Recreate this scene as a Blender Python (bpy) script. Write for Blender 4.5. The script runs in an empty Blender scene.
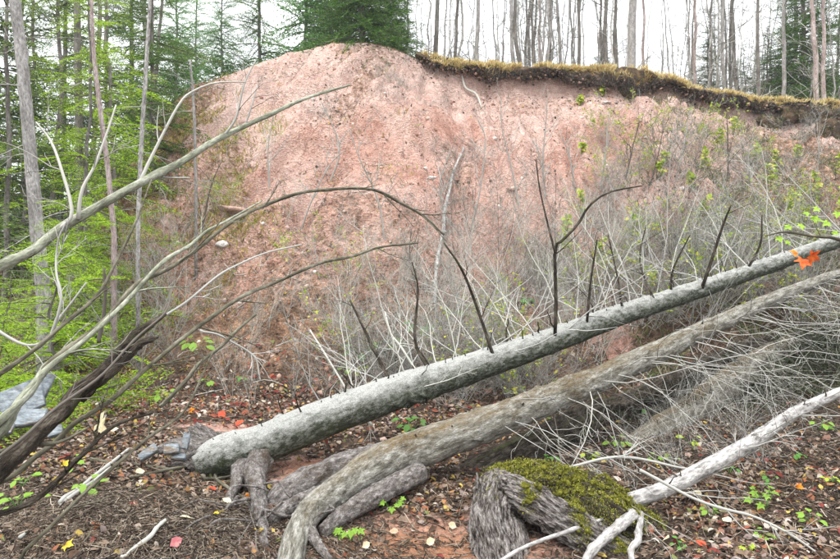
import bpy, math
import numpy as np

# ------------------------------------------------------------------ camera, light, exposure
S = bpy.context.scene
COL = S.collection
F, CX, CY, EYE = 653.33, 420.0, 279.5, 1.55        # pixels of the 840 px wide photograph; eye height in metres

cam_d = bpy.data.cameras.new('camera'); cam = bpy.data.objects.new('camera', cam_d); COL.objects.link(cam)
cam_d.lens = 28.0; cam_d.sensor_width = 36.0; cam_d.clip_start = 0.05; cam_d.clip_end = 2000
cam.location = (0, 0, EYE); cam.rotation_euler = (math.radians(90), 0, 0)
S.camera = cam

SUN_EL, SUN_ROT = math.radians(58), math.radians(-35)
w = bpy.data.worlds.new('World'); S.world = w; w.use_nodes = True
nt = w.node_tree; nt.nodes.clear()
def N(t, kind, **kw):
    n = t.nodes.new(kind)
    for k, v in kw.items(): setattr(n, k, v)
    return n
out = N(nt, 'ShaderNodeOutputWorld'); bg = N(nt, 'ShaderNodeBackground')
sky = N(nt, 'ShaderNodeTexSky', sky_type='NISHITA', sun_disc=False)
sky.sun_elevation = SUN_EL; sky.sun_rotation = SUN_ROT
tc = N(nt, 'ShaderNodeTexCoord'); nz = N(nt, 'ShaderNodeTexNoise'); nz.inputs['Scale'].default_value = 2.2; nz.inputs['Detail'].default_value = 5
rp = N(nt, 'ShaderNodeValToRGB')
rp.color_ramp.elements[0].position = .3; rp.color_ramp.elements[0].color = (9.6, 9.9, 10.4, 1)
rp.color_ramp.elements[1].position = .7; rp.color_ramp.elements[1].color = (11.2, 11.3, 11.5, 1)
sx = N(nt, 'ShaderNodeSeparateXYZ'); nt.links.new(tc.outputs['Generated'], sx.inputs[0])      # a standard overcast sky: three times as bright overhead as low down
mr = N(nt, 'ShaderNodeMapRange'); mr.inputs['From Min'].default_value = 0; mr.inputs['From Max'].default_value = 1; mr.inputs['To Min'].default_value = .78; mr.inputs['To Max'].default_value = 2.34
nt.links.new(sx.outputs['Z'], mr.inputs['Value'])
ml = N(nt, 'ShaderNodeVectorMath', operation='SCALE'); nt.links.new(rp.outputs['Color'], ml.inputs[0]); nt.links.new(mr.outputs[0], ml.inputs['Scale'])
mx = N(nt, 'ShaderNodeMix', data_type='RGBA'); mx.inputs['Factor'].default_value = .9
nt.links.new(tc.outputs['Generated'], nz.inputs['Vector']); nt.links.new(nz.outputs['Fac'], rp.inputs['Fac'])
nt.links.new(sky.outputs['Color'], mx.inputs['A']); nt.links.new(ml.outputs[0], mx.inputs['B'])
nt.links.new(mx.outputs['Result'], bg.inputs['Color']); bg.inputs['Strength'].default_value = .11
nt.links.new(bg.outputs[0], out.inputs[0])

sl = bpy.data.lights.new('sun', 'SUN'); sl.energy = 1.5; sl.angle = math.radians(12); sl.color = (1, .96, .9)
sun = bpy.data.objects.new('sun', sl); COL.objects.link(sun)
sun.rotation_euler = (math.radians(90) - SUN_EL, 0, math.radians(-35))
S.view_settings.view_transform = 'Standard'; S.view_settings.look = 'None'; S.view_settings.gamma = 1
S.view_settings.exposure = .66
S.cycles.max_bounces = 6; S.cycles.transparent_max_bounces = 8

# ------------------------------------------------------------------ helpers
def P(px, py, d):
    return np.array([(px - CX) / F * d, d, EYE - (py - CY) / F * d])

def _h(ix, iy, seed):
    n = (ix.astype(np.int64) * 374761393 + iy.astype(np.int64) * 668265263 + seed * 982451653) & 0x7fffffff
    n = ((n ^ (n >> 13)) * 1274126177) & 0x7fffffff
    return ((n ^ (n >> 16)) & 0xffff) / 65535.0
def vnoise(x, y, seed=0):
    x = np.asarray(x, float); y = np.asarray(y, float)
    ix, iy = np.floor(x), np.floor(y); fx, fy = x - ix, y - iy
    fx = fx * fx * fx * (fx * (fx * 6 - 15) + 10); fy = fy * fy * fy * (fy * (fy * 6 - 15) + 10)
    a, b = _h(ix, iy, seed), _h(ix + 1, iy, seed); c, d = _h(ix, iy + 1, seed), _h(ix + 1, iy + 1, seed)
    return (a + (b - a) * fx) * (1 - fy) + (c + (d - c) * fx) * fy
def fbm(x, y, oc=4, seed=0):
    s, a, t = 0, 1, 0
    x = np.asarray(x, float); y = np.asarray(y, float)
    for k in range(oc):
        s = s + a * (vnoise(x, y, seed + k * 17) * 2 - 1); t += a; a *= .5
        x, y = x * 2.03 + 11.3, y * 2.03 - 7.1
    return s / t
def sm(a, b, x):
    t = np.clip((np.asarray(x, float) - a) / (b - a), 0, 1); return t * t * (3 - 2 * t)

CREST = [(-60, 1.5), (-16, 1.8), (-11, 2.1), (-8.5, 2.8), (-7.2, 3.9), (-6.4, 4.9), (-5.9, 5.9), (-5.5, 6.25), (-4.65, 6.63), (-3.2, 7.15),
         (-2.2, 7.36), (-1.2, 7.3), (-.5, 7.1), (.2, 6.85), (.6, 6.68), (2.45, 6.6), (3.4, 6.52), (4.9, 6.56), (5.6, 6.42), (6.9, 6.12), (8.3, 5.86),
         (10.3, 5.66), (14, 5.4), (25, 5.1), (60, 5)]
def crest_z(x): return np.interp(x, [c[0] for c in CREST], [c[1] for c in CREST])
def crest_y(x): return 16 + .25 * fbm(np.asarray(x, float) * .9, 3.3, 3, 5)
def foot_y(x): return np.interp(x, [-14, -8, -5, -2, 2, 5, 10, 20], [11, 9.5, 8.8, 8.1, 7.6, 7.1, 6.4, 6])
def height(x, y):
    x = np.asarray(x, float); y = np.asarray(y, float)
    far = np.hypot(x, y)
    base = -.03 + .03 * (np.clip(y, -5, 9) - 4) + .06 * fbm(x * .8, y * .8, 3, 1)
    base = base + .26 * np.exp(-((x + 1.75) ** 2 / 1.1 + (y - 3.75) ** 2 / .45)) - .07 * np.exp(-((x - .1) ** 2 / .5 + (y - 4.0) ** 2 / .4))
    base = base + .22 * np.exp(-((x + 3.4) ** 2 / 2 + (y - 5.6) ** 2 / 2)) + .25 * sm(1.5, 4, x) * sm(4, 7, y)
    yb, yc, zc = foot_y(x), crest_y(x), crest_z(x)
    t = np.clip((y - yb) / (yc - yb), 0, 1)
    wr = sm(-.2, .9, x) * .9
    f_r = .9 * np.power(t / .985, 1.18); f_r = np.where(t > .985, .9 + .1 * sm(.985, 1, t), f_r)
    f_l = 1.03 * np.power(t, 1.12) - .03 * t ** 8
    f = f_r * wr + f_l * (1 - wr)
    z = base + (zc - base) * f
    bank = sm(0, .12, t) * (1 - sm(.93, 1, t)) * sm(-9, -5, x)
    xk = x + .42 * sm(1.5, -2.5, x) * (16 - y); bank_k = xk
    rill = 1 - np.abs(fbm(xk * 1.9 + .5 * fbm(x * .7, y * .5, 2, 9), y * .28, 3, 21)) * 2
    z = z - bank * .24 * np.clip(rill, 0, 1) ** 2 * (.6 + .8 * vnoise(x * .3, y * .3, 4))
    z = z + bank * (.26 * fbm(xk * .8, y * .7, 3, 31) + .14 * fbm(xk * 3.6, y * 1.6, 3, 41) + .03 * fbm(x * 11, y * 9, 2, 43))
    z = z + .3 * bank * sm(.2, .34, fbm(xk * .5, y * .8, 3, 55)) - .16 * bank * sm(.1, .22, fbm(xk * .9 + 7, y * .5, 3, 57))
    near = np.exp(-(far / 14) ** 2)
    z = z + .035 * fbm(x * 5, y * 5, 3, 61) * (1 - bank) * near + .012 * fbm(x * 17, y * 17, 2, 71) * near
    z = z + np.where(t >= 1, .08 * fbm(x * .9, y * .9, 3, 81) - .004 * np.clip(y - yc, 0, 60), 0)
    return z
def normal(x, y, e=.06):
    n = np.stack([height(x - e, y) - height(x + e, y), height(x, y - e) - height(x, y + e), np.full(np.shape(x), 2 * e)], -1)
    return n / np.linalg.norm(n, axis=-1, keepdims=True)
_ds = 2.6 * np.power(1.004, np.arange(560))
def hit(px, py):                                     # where the line of sight through a pixel meets the ground
    x = (px - CX) / F * _ds; z = EYE - (py - CY) / F * _ds
    g = height(x, _ds); k = np.argmax(g >= z)
    if g[k] < z[k]: k = len(_ds) - 1
    return np.array([x[k], _ds[k], g[k]])

def unit(v): v = np.asarray(v, float); return v / (np.linalg.norm(v, axis=-1, keepdims=True) + 1e-12)

BARKS = set()
class MB:                                            # collects faces, then links them as ONE mesh object
    def __init__(s): s.v, s.q, s.t, s.u, s.n = [], [], [], [], 0
    def add(s, v, quads=None, tris=None, u=None):
        v = np.asarray(v, float).reshape(-1, 3)
        if quads is not None and len(quads): s.q.append(np.asarray(quads, np.int64).reshape(-1, 4) + s.n)
        if tris is not None and len(tris): s.t.append(np.asarray(tris, np.int64).reshape(-1, 3) + s.n)
        s.v.append(v); s.u.append(v if u is None else u); s.n += len(v)
    def tubes(s, pts, rad, sides=4):                 # pts (n,k,3), rad (n,k): n tubes in one go
        pts = np.asarray(pts, float); rad = np.asarray(rad, float)
        n, k, _ = pts.shape
        tan = unit(np.gradient(pts, axis=1))
        ov = unit(pts[:, -1] - pts[:, 0])
        ref = np.where(np.abs(ov[:, 2:3]) > .75, np.array([[1., .13, 0]]), np.array([[0.05, 0, 1.]]))[:, None]
        a = unit(np.cross(tan, np.broadcast_to(ref, tan.shape))); b = np.cross(tan, a)
        th = np.arange(sides) * 2 * np.pi / sides
        ring = a[:, :, None] * np.cos(th)[:, None] + b[:, :, None] * np.sin(th)[:, None]
        v = pts[:, :, None] + ring * rad[:, :, None, None]
        i = np.arange(n)[:, None, None] * k * sides + np.arange(k - 1)[None, :, None] * sides
        j = np.arange(sides); j2 = (j + 1) % sides
        q = np.stack(np.broadcast_arrays(i + j, i + j2, i + sides + j2, i + sides + j), -1)
        s.add(v, quads=q)
    def inst(s, pv, pt, M, T):                       # copies of a small shape (verts, tris) under matrices M and offsets T
        n, k = len(T), len(pv)
        v = np.einsum('nij,kj->nki', M, pv) + T[:, None]
        t = pt[None] + (np.arange(n) * k)[:, None, None]
        s.add(v, tris=t)
    def data(s, name, origin=(0, 0, 0), smooth=True):
        v = np.concatenate(s.v) - np.asarray(origin, float)
        q = np.concatenate(s.q) if s.q else np.zeros((0, 4), int); t = np.concatenate(s.t) if s.t else np.zeros((0, 3), int)
        me = bpy.data.meshes.new(name)
        me.vertices.add(len(v)); me.vertices.foreach_set('co', v.astype(np.float32).ravel())
        li = np.concatenate([q.ravel(), t.ravel()]).astype(np.int32)
        me.loops.add(len(li)); me.loops.foreach_set('vertex_index', li)
        me.polygons.add(len(q) + len(t))
        st = np.concatenate([np.arange(len(q)) * 4, len(q) * 4 + np.arange(len(t)) * 3]).astype(np.int32)
        me.polygons.foreach_set('loop_start', st)
        try: me.polygons.foreach_set('loop_total', np.concatenate([np.full(len(q), 4), np.full(len(t), 3)]).astype(np.int32))
        except Exception: pass
        me.update(calc_edges=True)
        if smooth: me.polygons.foreach_set('use_smooth', np.ones(len(me.polygons), bool))
        return me
    def build(s, name, mat, parent=None, origin=None, smooth=True):
        if parent is not None: org = tuple(parent['_o'])
        elif origin is not None: org = origin
        else:
            v = np.concatenate(s.v); k = np.argmin(v[:, 2]); org = tuple(v[k])
        me = s.data(name, org, smooth); me.materials.append(mat)
        if mat.name in BARKS: a_ = me.attributes.new('bark_position', 'FLOAT_VECTOR', 'POINT'); a_.data.foreach_set('vector', np.concatenate(s.u).astype(np.float32).ravel())
        o = bpy.data.objects.new(name, me); COL.objects.link(o)
        if parent is not None:
            o.parent = parent
        else: o.location = org
        o['_o'] = [float(c) for c in org]
        return o

def tag(o, label=None, cat=None, group=None, kind=None):
    for k, v in (('label', label), ('category', cat), ('group', group), ('kind', kind)):
        if v: o[k] = v
    return o
def thing(name, loc, label, cat, group=None):
    o = bpy.data.objects.new(name, None); COL.objects.link(o); o.location = tuple(loc); o.empty_display_size = .1
    o['_o'] = [float(c) for c in loc]
    return tag(o, label, cat, group)
def kids(o): return [c for c in list(COL.objects) if c.parent == o]
_tree = {}
def remember(root):                                  # note a prototype's parts and sub-parts once
    allo = list(COL.objects); ch = [c for c in allo if c.parent == root]
    _tree[root.name] = [(c, [g for g in allo if g.parent == c]) for c in ch]; return root
def dup(root, loc, rz, sc, label=None, group=None, tilt=0):
    r = root.copy(); COL.objects.link(r); r.location = tuple(loc); r.rotation_euler = (tilt, 0, rz); r.scale = (sc, sc, sc)
    if label: r['label'] = label
    if group: r['group'] = group
    for c, gs in _tree[root.name]:
        cc = c.copy(); COL.objects.link(cc); cc.parent = r
        for g in gs: gg = g.copy(); COL.objects.link(gg); gg.parent = cc
    return r
def place_proto(root, loc, rz, sc, label=None, group=None, tilt=0):
    root.location = tuple(loc); root.rotation_euler = (tilt, 0, rz); root.scale = (sc, sc, sc)
    if label: root['label'] = label
    if group: root['group'] = group
_used = set()
def put(root, loc, rz, sc, label=None, group=None, tilt=0):   # the first call moves the prototype itself
    if root.name in _used: return dup(root, loc, rz, sc, label, group, tilt)
    _used.add(root.name); place_proto(root, loc, rz, sc, label, group, tilt); return root

# ------------------------------------------------------------------ materials
def principled(name, rough=.85, spec=.2):
    m = bpy.data.materials.new(name); m.use_nodes = True; t = m.node_tree
    b = t.nodes['Principled BSDF']; b.inputs['Roughness'].default_value = rough; b.inputs['Specular IOR Level'].default_value = spec
    return m, t, b
def ramp(t, stops, interp='LINEAR'):
    r = N(t, 'ShaderNodeValToRGB'); e = r.color_ramp.elements; r.color_ramp.interpolation = interp
    while len(e) < len(stops): e.new(.5)
    for el, (p, c) in zip(e, stops): el.position = p; el.color = (*c, 1)
    return r
def noise(t, vec, scale, detail=5, rough=.6, stretch=None):
    if stretch:
        mp = N(t, 'ShaderNodeMapping'); mp.inputs['Scale'].default_value = stretch; t.links.new(vec, mp.inputs['Vector']); vec = mp.outputs['Vector']
    n = N(t, 'ShaderNodeTexNoise'); n.inputs['Scale'].default_value = scale; n.inputs['Detail'].default_value = detail; n.inputs['Roughness'].default_value = rough
    t.links.new(vec, n.inputs['Vector']); return n
def mixc(t, fac, a, b, mode='MIX'):
    m = N(t, 'ShaderNodeMix', data_type='RGBA', blend_type=mode)
    for s_, k in ((fac, 'Factor'), (a, 'A'), (b, 'B')):
        if isinstance(s_, (int, float)): m.inputs[k].default_value = s_
        elif isinstance(s_, tuple): m.inputs[k].default_value = (*s_, 1)
        else: t.links.new(s_, m.inputs[k])
    return m.outputs['Result']
def bump(t, b, h, dist, strength=1):
    u = N(t, 'ShaderNodeBump'); u.inputs['Distance'].default_value = dist; u.inputs['Strength'].default_value = strength
    t.links.new(h, u.inputs['Height']); t.links.new(u.outputs[0], b.inputs['Normal'])
def bark(name, stops, scale=14, bumpd=.01, patch=None, patch_scale=3, patch_at=(.5, .62), rough=.9, fine=60, stretch=.35, side=None):
    m, t, b = principled(name, rough, .1); BARKS.add(name)
    at_ = N(t, 'ShaderNodeAttribute'); at_.attribute_name = 'bark_position'; raw = at_.outputs['Vector']; mp = N(t, 'ShaderNodeMapping'); mp.inputs['Scale'].default_value = (stretch, 1, 1); t.links.new(raw, mp.inputs['Vector']); co = mp.outputs['Vector']
    n1 = noise(t, co, scale, 6, .7); r1 = ramp(t, stops); t.links.new(n1.outputs['Fac'], r1.inputs['Fac']); c = r1.outputs['Color']
    if patch:
        n2 = noise(t, co, patch_scale, 6, .75); r2 = ramp(t, [(patch_at[0], (0, 0, 0)), (patch_at[1], (1, 1, 1))]); t.links.new(n2.outputs['Fac'], r2.inputs['Fac'])
        c = mixc(t, r2.outputs['Color'], c, patch)
    if side:                                         # upper-side colour broken by noise: top light painted on pale bark, moss on brown
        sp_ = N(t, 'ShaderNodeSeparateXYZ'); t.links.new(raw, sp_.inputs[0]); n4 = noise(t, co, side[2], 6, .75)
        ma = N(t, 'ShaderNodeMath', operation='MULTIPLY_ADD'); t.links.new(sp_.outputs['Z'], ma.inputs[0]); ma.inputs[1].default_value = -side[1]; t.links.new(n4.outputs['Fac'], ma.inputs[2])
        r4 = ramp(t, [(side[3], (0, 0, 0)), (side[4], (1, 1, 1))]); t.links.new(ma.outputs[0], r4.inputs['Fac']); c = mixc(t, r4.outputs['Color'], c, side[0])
    n3 = noise(t, co, fine, 3, .7)
    c = mixc(t, .8, c, mixc(t, 1.0, c, ramp_out(t, n3, [(.3, (.35, .35, .35)), (.65, (1.35, 1.35, 1.35))]), 'MULTIPLY'))
    t.links.new(c, b.inputs['Base Color'])
    ad = N(t, 'ShaderNodeMath', operation='ADD'); t.links.new(n1.outputs['Fac'], ad.inputs[0]); t.links.new(n3.outputs['Fac'], ad.inputs[1])
    bump(t, b, ad.outputs[0], bumpd)
    return m
def ramp_out(t, n, stops, interp='LINEAR'):
    r = ramp(t, stops, interp); t.links.new(n.outputs['Fac'], r.inputs['Fac']); return r.outputs['Color']
def island(name, stops, rough=.8, trans=0, spec=.2, interp='CONSTANT', nscale=None):
    m, t, b = principled(name, rough, spec)
    g = N(t, 'ShaderNodeNewGeometry'); r = ramp(t, stops, interp); t.links.new(g.outputs['Random Per Island'], r.inputs['Fac'])
    c = r.outputs['Color']
    if nscale:
        n = noise(t, N(t, 'ShaderNodeTexCoord').outputs['Object'], nscale, 3)
        c = mixc(t, 1.0, c, ramp_out(t, n, [(.25, (.6, .6, .6)), (.75, (1.35, 1.35, 1.35))]), 'MULTIPLY')
    t.links.new(c, b.inputs['Base Color'])
    if trans:
        tr = N(t, 'ShaderNodeBsdfTranslucent'); t.links.new(c, tr.inputs['Color'])
        mxs = N(t, 'ShaderNodeMixShader'); mxs.inputs[0].default_value = trans
        t.links.new(b.outputs[0], mxs.inputs[1]); t.links.new(tr.outputs[0], mxs.inputs[2])
        t.links.new(mxs.outputs[0], t.nodes['Material Output'].inputs['Surface'])
    return m

def ground_material():
    m, t, b = principled('ground_soil', .92, .15)
    co = N(t, 'ShaderNodeTexCoord').outputs['Object']
    def attr(nm): a = N(t, 'ShaderNodeAttribute'); a.attribute_name = nm; return a
    big = noise(t, co, 1.1, 5, .6); mid = noise(t, co, 7, 6, .7); fin = noise(t, co, 45, 4, .75)
    clay = ramp_out(t, mid, [(.22, (.3, .18, .145)), (.42, (.5, .335, .28)), (.58, (.62, .455, .395)), (.75, (.72, .59, .53))])
    stk = noise(t, co, 3.1, 6, .75, (1.2, .5, .5)); clay = mixc(t, ramp_out(t, stk, [(.36, (.5, .5, .5)), (.48, (0, 0, 0))]), clay, (.36, .22, .17))
    dry = noise(t, co, 1.3, 4, .6, (1.2, .6, .6)); clay = mixc(t, ramp_out(t, dry, [(.5, (0, 0, 0)), (.66, (.6, .6, .6))]), clay, (.68, .52, .455))
    cup = N(t, 'ShaderNodeAttribute'); cup.attribute_name = 'moist'; clay = mixc(t, cup.outputs['Fac'], clay, mixc(t, 1.0, clay, (.78, .62, .56), 'MULTIPLY'))
    clay = mixc(t, ramp_out(t, big, [(.4, (0, 0, 0)), (.7, (.55, .55, .55))]), clay, (.64, .49, .43))
    vor = N(t, 'ShaderNodeTexVoronoi'); vor.inputs['Scale'].default_value = 26; t.links.new(co, vor.inputs['Vector'])
    rv = ramp(t, [(0, (.33, .30, .28)), (.35, (.8, .68, .6)), (.6, (1.15, 1.1, 1.08))]); t.links.new(vor.outputs['Color'], rv.inputs['Fac'])
    clay = mixc(t, .35, clay, mixc(t, 1.0, clay, rv.outputs['Color'], 'MULTIPLY'))
    clay = mixc(t, 1.0, clay, ramp_out(t, fin, [(.28, (.6, .58, .56)), (.62, (1.25, 1.25, 1.25))]), 'MULTIPLY')
    lit = ramp_out(t, mid, [(.25, (.014, .011, .008)), (.5, (.065, .045, .032)), (.68, (.15, .105, .075)), (.8, (.26, .19, .14))])
    lit = mixc(t, 1.0, lit, ramp_out(t, fin, [(.3, (.4, .4, .4)), (.65, (1.5, 1.45, 1.4))]), 'MULTIPLY')
    lit = mixc(t, attr('slope').outputs['Fac'], lit, mixc(t, 1.0, lit, (3.9, 3.45, 3.15), 'MULTIPLY'))
    sod = ramp_out(t, mid, [(.25, (.1, .08, .03)), (.5, (.34, .25, .07)), (.75, (.48, .37, .12))])
    ac = attr('clay'); ad = N(t, 'ShaderNodeMath', operation='ADD'); t.links.new(ac.outputs['Fac'], ad.inputs[0])
    sb = N(t, 'ShaderNodeMath', operation='MULTIPLY_ADD'); t.links.new(mid.outputs['Fac'], sb.inputs[0]); sb.inputs[1].default_value = .9; sb.inputs[2].default_value = -.45
    t.links.new(sb.outputs[0], ad.inputs[1])
    rf = ramp(t, [(.35, (0, 0, 0)), (.6, (1, 1, 1))]); t.links.new(ad.outputs[0], rf.inputs['Fac'])
    c = mixc(t, rf.outputs['Color'], lit, clay)
    c = mixc(t, attr('sod').outputs['Fac'], c, sod)
    c = mixc(t, attr('wet').outputs['Fac'], c, mixc(t, 1.0, (.4, .19, .1), ramp_out(t, fin, [(.3, (.7, .68, .66)), (.6, (1.15, 1.15, 1.15))]), 'MULTIPLY'))
    t.links.new(c, b.inputs['Base Color'])
    hs = N(t, 'ShaderNodeMath', operation='ADD'); t.links.new(mid.outputs['Fac'], hs.inputs[0]); t.links.new(fin.outputs['Fac'], hs.inputs[1])
    h2 = N(t, 'ShaderNodeMath', operation='ADD'); t.links.new(hs.outputs[0], h2.inputs[0]); t.links.new(vor.outputs['Distance'], h2.inputs[1])
    bump(t, b, h2.outputs[0], .035)
    return m

M = {}
M['ground'] = ground_material()
M['bark_pale'] = bark('lichen_bark_lit_top', [(.3, (.02, .024, .014)), (.47, (.06, .068, .045)), (.6, (.17, .18, .145)), (.78, (.42, .42, .38))], 42, .012, (.05, .06, .03), 6, (.5, .64), fine=170, stretch=.5, side=((.43, .43, .4), 2.1, 26, .43, .74))  # lichen flecks; side tint paints top light, dark green stops the shaded underside
M['bark_brown'] = bark('brown_mossy_bark', [(.3, (.045, .042, .033)), (.48, (.2, .188, .155)), (.62, (.37, .36, .32)), (.78, (.52, .51, .47))], 28, .014, (.09, .068, .035), 5, (.54, .68), fine=120, stretch=.3, side=((.16, .115, .06), 2.6, 16, .72, 1.0))
M['root'] = bark('grey_root_bark', [(.28, (.045, .038, .034)), (.45, (.17, .15, .135)), (.6, (.34, .31, .29)), (.75, (.56, .53, .5))], 40, .02, (.1, .075, .055), 7, (.52, .64), fine=130, stretch=.5)
M['bark_dark'] = bark('dark_rotten_bark', [(.3, (.012, .01, .008)), (.48, (.05, .04, .03)), (.62, (.13, .11, .085)), (.78, (.28, .25, .2))], 26, .02, (.1, .11, .045), 5, (.55, .66), fine=120, stretch=.3)
M['birch'] = bark('white_birch_bark', [(.3, (.1, .09, .08)), (.44, (.3, .285, .27)), (.7, (.54, .525, .5))], 22, .006, (.1, .09, .08), 13, (.58, .64))
M['bark_green'] = bark('smooth_olive_bark', [(.3, (.09, .095, .06)), (.5, (.26, .27, .2)), (.75, (.46, .47, .39))], 18, .006, (.08, .08, .05), 9, (.6, .68))
M['bark_stem'] = bark('dull_olive_brown_bark', [(.3, (.04, .038, .024)), (.5, (.12, .11, .078)), (.75, (.3, .285, .22))], 14, .003)
M['twig_grey'] = island('grey_twig', [(0, (.045, .043, .036)), (.3, (.13, .128, .11)), (.55, (.33, .325, .295)), (1, (.6, .59, .55))], interp='LINEAR')
M['twig_dark'] = island('dark_twig', [(0, (.06, .05, .045)), (.5, (.11, .095, .08)), (1, (.17, .15, .13))], interp='LINEAR')
M['twig_pale'] = island('pale_twig', [(0, (.27, .265, .22)), (.5, (.42, .41, .36)), (1, (.58, .57, .52))], interp='LINEAR')
M['trunk_grey'] = bark('grey_standing_trunk', [(.25, (.13, .12, .11)), (.5, (.3, .285, .27)), (.75, (.5, .48, .46))], 9, .015)
M['trunk_white'] = bark('whitish_standing_trunk', [(.25, (.2, .19, .17)), (.5, (.45, .44, .41)), (.75, (.62, .6, .57))], 9, .01)
M['trunk_dark'] = bark('dark_standing_trunk', [(.25, (.07, .06, .05)), (.5, (.17, .155, .14)), (.75, (.3, .28, .25))], 9, .015)
M['trunk_pink'] = bark('pinkish_standing_trunk', [(.25, (.16, .11, .1)), (.5, (.36, .29, .27)), (.75, (.55, .48, .46))], 9, .01)
M['needle_lime'] = island('yellow_green_needles', [(0, (.09, .18, .012)), (.35, (.24, .42, .02)), (.7, (.38, .58, .035)), (1, (.55, .68, .08))], .6, .4, interp='LINEAR')
M['needle_mid'] = island('mid_green_needles', [(0, (.045, .09, .02)), (.5, (.085, .17, .03)), (1, (.15, .26, .05))], .6, .3, interp='LINEAR')
M['needle_dark'] = island('dark_green_needles', [(0, (.03, .075, .015)), (.5, (.07, .16, .028)), (1, (.14, .26, .045))], .6, .25, interp='LINEAR')
M['needle_grey'] = island('grey_green_needles', [(0, (.04, .065, .03)), (.5, (.09, .13, .06)), (1, (.17, .22, .11))], .7, .3, interp='LINEAR')
M['needle_shade'] = island('shade_dark_needles', [(0, (.012, .018, .009)), (.5, (.028, .042, .02)), (.85, (.06, .08, .04)), (1, (.14, .14, .09))], .8, .1, interp='LINEAR')  # near-black needles put shade into the colour under the logs
M['needle_olive'] = island('dull_green_needles', [(0, (.04, .07, .02)), (.5, (.1, .17, .04)), (.85, (.2, .29, .06)), (1, (.32, .38, .1))], .6, .3, interp='LINEAR')
M['needle_blue'] = island('blue_green_needles', [(0, (.07, .16, .05)), (.5, (.15, .31, .09)), (1, (.28, .46, .15))], .6, .3, interp='LINEAR')
M['litter'] = island('dry_leaf_litter', [(0, (.09, .052, .032)), (.17, (.16, .1, .065)), (.34, (.055, .038, .028)), (.5, (.23, .165, .12)), (.66, (.31, .245, .19)), (.745, (.46, .4, .32)),
                     (.775, (.26, .1, .05)), (.82, (.34, .18, .07)), (.855, (.45, .33, .08)), (.88, (.2, .05, .035)), (.895, (.17, .19, .06)), (.92, (.25, .19, .17))], .7, .15)
M['needle_duff'] = island('brown_debris', [(0, (.1, .07, .05)), (.3, (.2, .15, .11)), (.6, (.32, .26, .2)), (.85, (.45, .38, .3))], .85)
M['dark_duff'] = island('dark_debris', [(0, (.035, .027, .02)), (.4, (.07, .05, .035)), (.7, (.13, .1, .07)), (.9, (.22, .18, .13))], .9)
M['grass'] = island('golden_grass', [(0, (.42, .31, .13)), (.2, (.64, .52, .24)), (.5, (.82, .72, .44)), (.75, (.36, .35, .12)), (.88, (.6, .38, .13))], .8, .35)
M['green_grass'] = island('green_grass', [(0, (.07, .09, .03)), (.35, (.14, .17, .05)), (.6, (.26, .24, .13)), (.8, (.36, .32, .22))], .8, .25)
M['moss'] = island('yellow_green_moss', [(0, (.07, .085, .012)), (.25, (.16, .17, .02)), (.55, (.3, .3, .04)), (.8, (.42, .38, .08)), (.93, (.2, .14, .07))], .9, .15)
M['moss_base'], t, b = principled('moss_cushions', 1, 0)
t.links.new(ramp_out(t, noise(t, N(t, 'ShaderNodeTexCoord').outputs['Object'], 40, 5, .7), [(.3, (.025, .03, .008)), (.5, (.09, .09, .015)), (.7, (.2, .18, .03))]), b.inputs['Base Color'])
M['leaf_green'] = island('bright_green_leaf', [(0, (.15, .3, .03)), (.5, (.24, .42, .05)), (.8, (.38, .5, .07))], .5, .4, .3)
M['leaf_lime'] = island('yellow_green_leaf', [(0, (.24, .36, .03)), (.4, (.42, .54, .06)), (.75, (.6, .58, .1))], .6, .4, .2)
M['leaf_deep'] = island('deep_green_leaf', [(0, (.07, .2, .03)), (.5, (.12, .3, .05))], .5, .4, .3)
M['rock'] = bark('red_sandstone', [(.25, (.28, .16, .12)), (.5, (.46, .3, .24)), (.75, (.6, .45, .38))], 9, .01)
M['rock_pale'] = bark('pale_stone', [(.25, (.36, .32, .3)), (.5, (.55, .51, .48)), (.75, (.7, .67, .64))], 12, .008)
M['slate'] = bark('blue_grey_slate', [(.25, (.09, .1, .105)), (.5, (.19, .215, .23)), (.75, (.36, .385, .39))], 16, .006, (.16, .12, .085), 9, (.52, .62), rough=.75, fine=70)
M['wood_weathered'] = bark('weathered_grey_wood', [(.34, (.02, .017, .013)), (.45, (.12, .1, .088)), (.55, (.36, .325, .3)), (.7, (.66, .62, .59))], 55, .03, (.09, .07, .05), 8, (.55, .66), rough=.9, fine=150, stretch=.3)
M['stone_bits'] = island('loose_stones', [(0, (.3, .17, .13)), (.35, (.42, .27, .21)), (.7, (.52, .38, .32)), (.9, (.65, .58, .54))], .9)
M['turf'] = bark('dark_turf_soil', [(.25, (.035, .027, .02)), (.45, (.12, .085, .055)), (.6, (.24, .165, .1)), (.75, (.38, .26, .18))], 7, .06, stretch=1)
def leafmat(name, c1, c2):
    m, t, b = principled(name, .6, .25)
    n = noise(t, N(t, 'ShaderNodeTexCoord').outputs['Object'], 22, 4); c = ramp_out(t, n, [(.35, c1), (.65, c2)]); t.links.new(c, b.inputs['Base Color'])
    tr = N(t, 'ShaderNodeBsdfTranslucent'); t.links.new(c, tr.inputs['Color']); ms = N(t, 'ShaderNodeMixShader'); ms.inputs[0].default_value = .25
    t.links.new(b.outputs[0], ms.inputs[1]); t.links.new(tr.outputs[0], ms.inputs[2]); t.links.new(ms.outputs[0], t.nodes['Material Output'].inputs['Surface'])
    return m
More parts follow.
